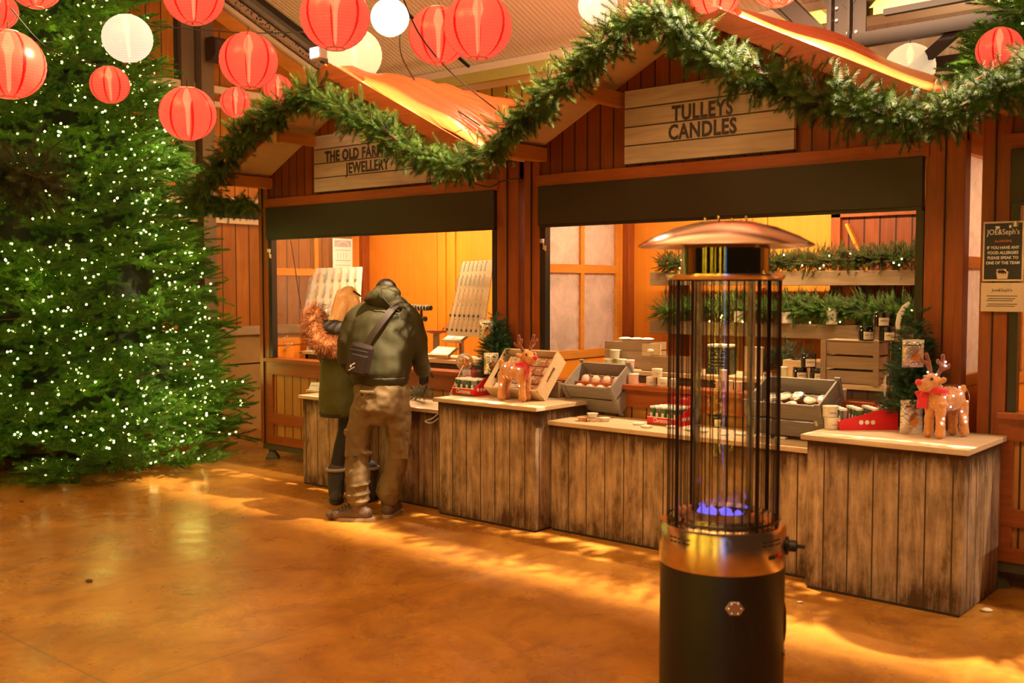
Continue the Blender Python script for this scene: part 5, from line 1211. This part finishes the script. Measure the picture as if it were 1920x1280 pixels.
# stepped card rack at left
sr=thing('card_rack','small stepped wooden rack of boxed jewellery at the left of the stall','rack',tuple(at(580,660,Y=6.45)),0); so_=sr.location
for i,(y,z) in enumerate(((0,0),(.07,.12),(.14,.24))): M().box(-.16,y,z-.02,.2,y+.08,z).build('step',MT['crateB'],sr)
M().box(-.16,.2,0,-.14,.22,.3).box(.18,.2,0,.2,.22,.3).build('back_leg',MT['crateB'],sr)
kk=0
for i,(y,z,xs) in enumerate(((0.02,0,(-.04,.05,.13)),(.09,.12,(-.11,-.04,.03,.11)),(.16,.24,(-.06,.01,.08)),(.18,.36,(.0,.1)))):
    for x in xs:
        k=thing('jewellery_box','white boxed necklace on the stepped rack, %s step'%('bottom','second','third','top')[i],'jewellery box',tuple(so_+Vector((x,y,z))),0,'boxed necklaces on the %s step'%('bottom','second','third','top')[i])
        M().obox((0,.01,.032),(.058,.012,.062),(R(-14),0,0)).build('card',card,k,bevel=.002); M().lathe([(.006,0),(.006,.002)],8,(0,.0,.034),ax=(0,-1,.2)).build('pendant',ec[1],k)
if True: M().box(-.03,.17,.33,.13,.2,.36).build('top_step',MT['crateB'],sr)
tw=thing('twig_decoration','frosted white twigs at the left corner of the jewellery stall','twigs',tuple(at(530,660,Y=6.4)),0)
rr=random.Random(2); m=M()
for i in range(16):
    a=rr.uniform(-.4,1.0); l=rr.uniform(.06,.16); y=rr.uniform(-.03,.05); e=(l*math.sin(a),y,l*math.cos(a)); m.tube([(0,0,0),(e[0]*.5,y*.5,e[2]*.6),e],.0022,5); m.sph(e,.006,6,4).sph((e[0]*.6,y*.6,e[2]*.7),.005,6,4)
m.build('twigs',MT['cream'],tw)
# price notice taped to the left window
pp=at(643,500,X=-8.40); nt=thing('price_notice','white price notice with an arch logo taped to the left window of the jewellery stall','notice',(-8.405,at(643,500,X=-8.40).y,pp.z),R(90))
wn=abs(at(625,500,X=-8.40).y-at(662,500,X=-8.40).y); hn=at(643,447,X=-8.40).z-pp.z
M().box(-wn/2,-.004,-.02,wn/2,-.002,hn).build('paper',card,nt); M().box(-wn*.42,-.0055,hn*.70,wn*.42,-.004,hn*.93).build('header_print',ec[1],nt)
M().tube([(wn*.3*math.cos(a*PI/8),-.006,hn*.70+hn*.18*math.sin(a*PI/8)) for a in range(9)],.006,5).build('arch_print',card,nt)
M().box(-wn*.38,-.0055,hn*.58,wn*.38,-.004,hn*.592).box(-wn*.38,-.0055,hn*.22,wn*.38,-.004,hn*.232).box(-wn*.38,-.0055,hn*.05,wn*.38,-.004,hn*.062).build('rule_print',ink,nt)
for i in range(4): M().box(-wn*.25+i*wn*.14,-.0055,hn*.28,-wn*.25+i*wn*.14+.004,-.004,hn*.5).build('list_print',ec[1],nt)
# cord hanging at the window
cable('thin dark cord hanging slanted across the left window of the jewellery stall',[at(545,450,X=-8.25),at(553,500,X=-8.22),at(561,555,X=-8.19),at(569,598,X=-8.16)],.004,name='cord')
# bracelet stand
c=at(790,577,Y=6.5); bs=thing('bracelet_stand','black two-tier bracelet bar stand beside the man','bracelet stand',(c.x,6.5,1.07),0)
zt_=c.z-1.07; zb_=at(780,597,Y=6.5).z-1.07
M().tube([(-.2,0,zt_),(.12,0,zt_)],.022,12).build('upper_bar',MT['black'],bs,smooth=True); M().tube([(-.2,-.02,zb_),(.075,-.02,zb_)],.022,12).build('lower_bar',MT['black'],bs,smooth=True)
M().cyl((0,.0,0),.012,zt_,10).cyl((0,0,0),.06,.012,16).build('stem',MT['black'],bs,smooth=True)
for i in range(7):
    x=-.14+i*.036; k=thing('bracelet','thin cream bracelet on the upper bar of the bracelet stand','bracelet',(c.x+x,6.5,c.z),0,'bracelets on the upper bar')
    M().tube([(0,.026*math.cos(a*PI/8),.026*math.sin(a*PI/8)) for a in range(17)],.0028,5).build('band',MT['cream'],k,smooth=True)
# keyring board
kb=thing('keyring_board','tall leaning wooden board of hanging keyrings at the right of the jewellery stall','display board',tuple(at(880,628,Y=6.5)),0); ko=kb.location
k0=at(838,628,Y=6.42);k1=at(868,490,Y=6.62);k2=at(925,487,Y=6.62);k3=at(905,632,Y=6.42)
n_=(k2-k1).cross(k0-k1).normalized(); n_=n_ if n_.y<0 else -n_
V=[p-ko for p in (k0,k3,k2,k1)]; m=M(); m.add(V+[v-n_*.014 for v in V],[(0,1,2,3),(7,6,5,4),(0,4,5,1),(1,5,6,2),(2,6,7,3),(3,7,4,0)]); m.build('board',MT['crateP'],kb)
wt=[pr('TagWood',(.52,.30,.14),.6,noise=.2),pr('TagSilver',(.55,.50,.45),.3,.6,noise=.1),pr('BeadDark',(.10,.07,.07),.4,noise=.3)]
for r_ in range(5):
    for c_ in range(7):
        u=.06+c_*.135; v=.04+r_*.19; q0=k1*(1-u)+k2*u; q1=k0*(1-u)+k3*u; c0=q0*(1-v)+q1*v+n_*.015; dd=(q1-q0)*.12
        nm=('top','second','third','fourth','bottom')[r_]
        k=thing('keyring','hanging keyring in the %s row of the leaning wooden board'%nm,'keyring',tuple(c0),0,'keyrings, %s row'%nm)
        M().tube([Vector((-.004,0,0)),Vector((-.006,0,.012))+n_*.01,Vector((.004,0,.018))+n_*.02,Vector((.008,0,.006))+n_*.026],.002,5).build('hook',hookm,k)
        sx=(k2-k1).normalized()*(.0095 if r_!=1 else .012); a0=n_*.02
        M().loft([[a0-sx*.5,a0+sx*.5,a0+sx*.5+n_*.003,a0-sx*.5+n_*.003],[a0-sx+dd,a0+sx+dd,a0+sx+dd+n_*.003,a0-sx+dd+n_*.003]]).build('tag',wt[(1,1,0,0,0)[r_]],k)
        if r_>2: M().sph(tuple(a0+dd*1.15),(.011,.008,.013),8,6).build('tassel',wt[2],k)
# card trays, dish, glass ball
def tray(label,px,py_,w,h,Y,n,lean=-50):
    p=at(px,py_,Y=Y); s=mpp(p); t=thing('card_tray',label,'card tray',tuple(p),0); W=w*s
    M().obox((0,.0,.0),(W,.15,.012),(R(28),0,0)).build('tray_board',MT['crateB'],t); M().obox((0,-.07,-.03),(W,.012,.03),(R(28),0,0)).build('lip',MT['crateP'],t)
    for i in range(n):
        k=thing('greeting_card','pale card lying in the %s'%label,'card',tuple(p+Vector((-W/2+W/n*(i+.5),-.005,.014))),0,'cards in the %s'%label[:40]); k.rotation_euler=(R(28),0,0)
        M().cb(0,0,0,W/n*.9,.12,.006).build('card',card,k)
    sp_=M().bar((0,.05,.02),(0,.05,-(p.z-1.07) if p.z>1.1 else -.02),.03,.03); sp_.build('prop',MT['crateB'],t)
tray('sloping upper card tray left of the keyring board',858,632,48,20,6.55,2)
tray('sloping lower card tray left of the glass ball',832,660,50,20,6.42,5)
p=at(868,676,Y=6.2); s=mpp(p); gb=thing('glass_ball','clear glass ball of gold trinkets on the sill beside the small tree','glass ball',(p.x,6.22,1.0)); M().sph((0,0,.075),.072,20,14).build('globe',MT['clearj'],gb,smooth=True)
m=M(); rr=random.Random(6)
for i in range(60):
    v=Vector((rr.uniform(-1,1),rr.uniform(-1,1),rr.uniform(-1,.6)))
    if v.length<1: m.obox(v*.055+Vector((0,0,.07)),(.022,.022,.004),(rr.uniform(0,3),rr.uniform(0,3),0))
m.build('gold_discs',pr('GoldDisc',(.85,.55,.15),.25,.9,noise=0),gb); M().lathe([(.05,0),(.04,.012),(.03,.02)],16).build('ball_stand',MT['crateB'],gb)
p=at(818,622,Y=6.55); d_=thing('brass_dish','shallow brown dish with a looped handle behind the card trays','dish',tuple(p)); M().lathe([(.03,-.02),(.09,.0),(.1,.015),(.095,.015),(.03,-.012)],20).build('bowl',MT['stallframe'],d_,smooth=True); M().tube([(.1+.02*math.sin(a*PI/6),0,.02-.02*math.cos(a*PI/6)) for a in range(13)],.005,6).build('loop',MT['stallframe'],d_,smooth=True)
M().box(-.02,-.02,-(p.z-1.07),.02,.02,-.018).build('stand',MT['crateB'],d_)
# stepped card box on the low counter
p=at(795,770,Z=.765); sb=thing('stepped_card_box','stepped wooden box of small cards on the low left counter beside the man','card box',(p.x+.02,5.80,.765),R(20))
W=.15
for i in range(4):
    y=i*.075; z=.05+i*.058
    M().box(-W/2,y,0,W/2,y+.008,z).build('divider',MT['crateP'],sb); 
for s in (-1,1): M().add([(s*W/2,0,0),(s*W/2,.31,0),(s*W/2,.31,.30),(s*W/2,0,.055),(s*(W/2+.008),0,0),(s*(W/2+.008),.31,0),(s*(W/2+.008),.31,.30),(s*(W/2+.008),0,.055)],[(0,1,2,3),(7,6,5,4),(0,4,5,1),(1,5,6,2),(2,6,7,3),(3,7,4,0)]).build('side_panel',wood('OrangePly%d'%s,(.55,.22,.07),(.65,.3,.1),w=0,grain='Y'),sb)
M().box(-W/2,0,0,W/2,.31,.008).build('bottom',MT['crateP'],sb)
mb=Matrix.Translation(sb.location)@Matrix.Rotation(R(20),4,'Z')
for i in range(4):
    for j in range(7):
        l_=mb@Vector((-.058+j*.019,.035+i*.075,.03+i*.058)); k=thing('carded_pendant','thin carded pendant in the %s compartment of the stepped box'%('front','second','third','rear')[i],'pendant card',tuple(l_),0,'carded pendants, %s compartment'%('front','second','third','rear')[i]); k.rotation_euler=(R(-12),0,R(20+60))
        M().cb(0,0,.028,.045,.002,.075).build('card',card if j%2 else MT['clearj'],k)
# card stack on the low left counter
p=at(607,733,Z=.765); cs=thing('price_card_stand','white printed cards fanned on a small board at the left end of the low counter','card stand',(p.x,5.85,.765),R(6))
M().box(-.09,-.06,0,.09,.06,.018).build('base',MT['crateP'],cs)
for i in range(3): M().obox((-.03+i*.03,-.02+i*.02,.05),(.10,.004,.065),(R(-28),0,R(4*i-4))).build('card',card,cs)
txt('JEWELLERY',.017,ink,cs,(-.01,-.03,.055),rot=(R(62),0,0),ext=.0002)
cable('coil of pale cable hanging down the side of the first tall counter',[(-5.46,5.58,.75),(-5.52,5.56,.70),(-5.60,5.56,.67),(-5.52,5.55,.665),(-5.45,5.56,.71)],.004,MT['cream'])
garland('grey-green eucalyptus sprigs on the low counter beside the man',[tuple(at(775,740,Z=.8)),tuple(at(795,735,Z=.85)),tuple(at(800,725,Z=.9))],.07,200,37,mat='eu',name='eucalyptus_sprigs',cat='foliage',scale=(.35,.6),droop=-.3) if not MT.update(eu=needle_mat('Eucalyptus',(.14,.16,.10),(.30,.32,.22))) else 0
# ---- notices on the food stall post
pn=at(1880,470,Y=6.13); 
def notice(label,cx,cy,w,h,bg,frame):
    p=at(cx,cy,Y=6.125); s=mpp(p)*1.20; hz=(at(cx,cy-h/2,Y=6.125).z-at(cx,cy+h/2,Y=6.125).z); wx_=abs(at(cx-w/2,cy,Y=6.125).x-at(cx+w/2,cy,Y=6.125).x)
    t=thing('notice',label,'notice',tuple(p)); M().box(-wx_/2,-.004,-hz/2,wx_/2,.0,hz/2).build('sheet',frame,t); M().box(-wx_/2+.008,-.006,-hz/2+.010,wx_/2-.008,-.004,hz/2-.010).build('print_area',bg,t); return t,wx_,hz
cr=pr('NoticeCream',(.70,.56,.40),.5,noise=.03)
t,w_,h_=notice('black allergy notice with white lettering on the right stall post',1881,471,76,112,MT['black'],cr)
txt('JOE&Seph\'s',.042,whiteink,t,(0,-.0065,h_*.32),ext=.0003,sx=.85); M().cb(-.03,-.0065,h_*.40,.022,.001,.014).cb(.035,-.0065,h_*.41,.012,.001,.016).build('hat_print',whiteink,t)
org=pr('OrangeInk',(.85,.22,.03),.5,noise=0); txt('ALLERGENS',.017,org,t,(0,-.0065,h_*.17),ext=.0003)
for i,s_ in enumerate(('IF YOU HAVE ANY','FOOD ALLERGIES','PLEASE SPEAK TO','ONE OF THE TEAM')): txt(s_,.0225,whiteink,t,(0,-.0065,h_*(.06-i*.085)),ext=.0003,bold=.0004,sx=.9)
m=M()
for i in range(9): m.lathe([(.010,0),(.010,.0008)],8,(-.022+.011*(i%5),-.0065,-h_*.36+.012*(i//5)),ax=(0,-1,0))
m.prism([(-.026,-h_*.46),(.026,-h_*.46),(.030,-h_*.38),(-.030,-h_*.38)],-.0068,-.006); m.build('popcorn_print',cr,t)
t,w_,h_=notice('cream paper notice with small print below the black allergy notice',1879,557,80,54,cr,cr)
txt('Joe&Seph\'s',.024,ink,t,(0,-.0065,h_*.24),ext=.0003)
for i,z in enumerate((.04,-.05,-.12,-.24,-.31)): M().box(-w_*(.36-.03*(i%2)),-.0067,h_*z-.002,w_*(.36-.05*(i%3)),-.0062,h_*z+.002).build('small_print',ink,t)
# stones on the floor
for x,y,lab,sz in ((1850,1146,'small pale stone on the floor at the corner of the right counter',.022),(41,941,'small dark pebble on the floor before the lit tree',.015),(167,1090,'small dark pebble alone on the open floor at the left',.016),(1500,1130,'fragment of pale leaf on the floor right of the heater',.012)):
    p=at(x,y,Z=0); m=M().sph((0,0,sz*.4),(sz*1.4,sz,sz*.5),8,6,(0,0,.5)); tag(m.build('stone',MT['cream'] if 'pale' in lab else MT['boot'],None,loc=tuple(p),smooth=True),lab,'stone')
# ================================================================== unseen lights added behind the viewer for reflections in the heater
MT['curt']=emis('CurtainBulb',(1,.66,.05),45,True)
ls=thing('curtain_lights','curtain of yellow fairy-light strings on the far side of the hall behind the viewer','string lights',(-4.4,-2.6,0))  # strings stand in for lit trees behind the viewer
rr=random.Random(8)
for i,x in enumerate((-.9,-.7,0,.15,1.7,2.1,2.9,4.2,4.4,5.6)):
    m=M(); z=.1
    while z<3.4: m.sph((x+rr.uniform(-.03,.03),rr.uniform(-.05,.05),z),.022,6,4); z+=rr.uniform(.05,.12)
    m.tube([(x,0,.1),(x,0,3.5)],.004,4).build('light_string',MT['curt'],ls)
tag(M().cyl((0,0,.0),.03,2.8,10).build('neon_tube',emis('BlueNeon',(.02,.22,1),22),None,loc=(1.1,-1.6,0)),'upright blue neon tube on the far side of the hall behind the viewer','neon lamp')  # unseen blue lamp added for the blue streaks on the heater
# ================================================================== camera, lights, colour
cam=bpy.data.cameras.new('Camera'); co=bpy.data.objects.new('Camera',cam); COL.objects.link(co); SC.camera=co
cam.sensor_width=36; cam.lens=36*FPX/1920; cam.clip_end=100
co.location=(0,0,CH); co.rotation_euler=(PI/2-PIT,0,YAW)
cam.dof.use_dof=True; cam.dof.focus_distance=7.6; cam.dof.aperture_fstop=2.6
def light(ty,loc,power,col,size=.1,target=None,**k):
    l=bpy.data.lights.new('Light',ty); l.energy=power; l.color=col
    if ty=='AREA': l.size=size
    elif ty in('POINT','SPOT'): l.shadow_soft_size=size
    for a,b in k.items(): setattr(l,a,b)
    o=bpy.data.objects.new('Light',l); COL.objects.link(o); o.location=loc
    if target is not None: o.rotation_euler=(Vector(target)-Vector(loc)).to_track_quat('-Z','Y').to_euler()
    return o
# warm fill lights added out of view, high under the roof
for lx,ly,pw,ty in ((-7,1.5,32,1.6),(-3.5,1.0,42,1.6),(-.5,1.5,34,1.6),(-6,-1.5,35,1.6),(1.5,3.2,25,1.6),(-5.5,.6,75,5.2),(-2.0,.2,75,5.4)):
    light('AREA',(lx,ly,min(5.8,cz(ly)-.3)),pw,(1,.60,.23),1.2,(lx,ly+ty,.3))
light('AREA',(-1.5,-.2,4.2),380,(1,.62,.34),1.0,(-1.5,.6,8))  # unseen uplight added so a brighter ceiling mirrors in the heater cap
light('AREA',(-6.0,7.0,4.75),45,(1,.66,.36),.5,(-5.9,7.0,2))  # unseen light added above the tarpaulin to brighten it
# floodlight under the roof over the ridge of the middle stall
light('SPOT',(-3.3,5.72,5.5),6500,(1,.74,.46),.02,(-3.6,5.2,0),spot_size=R(150),spot_blend=.3)
# low spot at the right raking past the neighbouring counter
light('SPOT',(2.5,4.4,3.2),260,(1,.80,.58),.03,(-1.7,5.75,.6),spot_size=R(16),spot_blend=.2)
# strip lamps inside the stalls
for x0,x1,pw in ((-8.2,-5.5,95),(-4.8,-2.2,95),(-1.5,1.2,60)):
    o=light('AREA',((x0+x1)/2,6.62,2.70),pw,(1,.70,.38),.2,None,shape='RECTANGLE',size_y=.08); o.data.size=x1-x0-.9
# unseen lights added to wash the roof sheets and brighten behind the stalls
light('AREA',(-5.2,4.3,4.0),170,(1,.60,.33),.8,(-5.5,6.0,6))
light('AREA',(-6.5,9.0,3.7),60,(1,.70,.25),1.0,(-6.5,9.7,3.6))
light('AREA',(-2.5,8.7,3.4),22,(1,.65,.35),.8,(-2.5,9.7,3.2))
light('AREA',(-7.6,8.4,2.4),25,(1,.62,.28),.5,(-10.4,7.4,2.2))
light('POINT',(-1.35,7.9,2.6),35,(1,.78,.62),.15); light('POINT',(-5.14,8.0,2.3),25,(1,.78,.62),.1)
# glow of the fairy lights
for a_,z_,r_ in ((-35,.7,1.55),(10,.8,1.6),(40,.6,1.6),(75,.9,1.5),(-60,1.4,1.4),(-10,1.7,1.4),(30,1.8,1.35),(62,2.0,1.25),(-30,2.8,1.15),(15,2.9,1.15),(48,3.0,1.05),(0,3.9,.9),(35,4.1,.9)):
    an=math.atan2(-4.8,9.75)+R(a_); light('POINT',(-9.75+r_*math.cos(an),4.8+r_*math.sin(an),z_),3.5,(1,.84,.14),.14)
light('POINT',(-9.35,6.7,2.9),26,(1,.62,.2),.15)  # separate unseen light added to brighten the left plank wall
wd=bpy.data.worlds.new('World'); SC.world=wd; wd.use_nodes=True
wd.node_tree.nodes['Background'].inputs[0].default_value=(1,.5,.2,1); wd.node_tree.nodes['Background'].inputs[1].default_value=.05
vs=SC.view_settings; vs.view_transform='Standard'; vs.look='None'; vs.gamma=1; vs.use_curve_mapping=False; vs.exposure=0
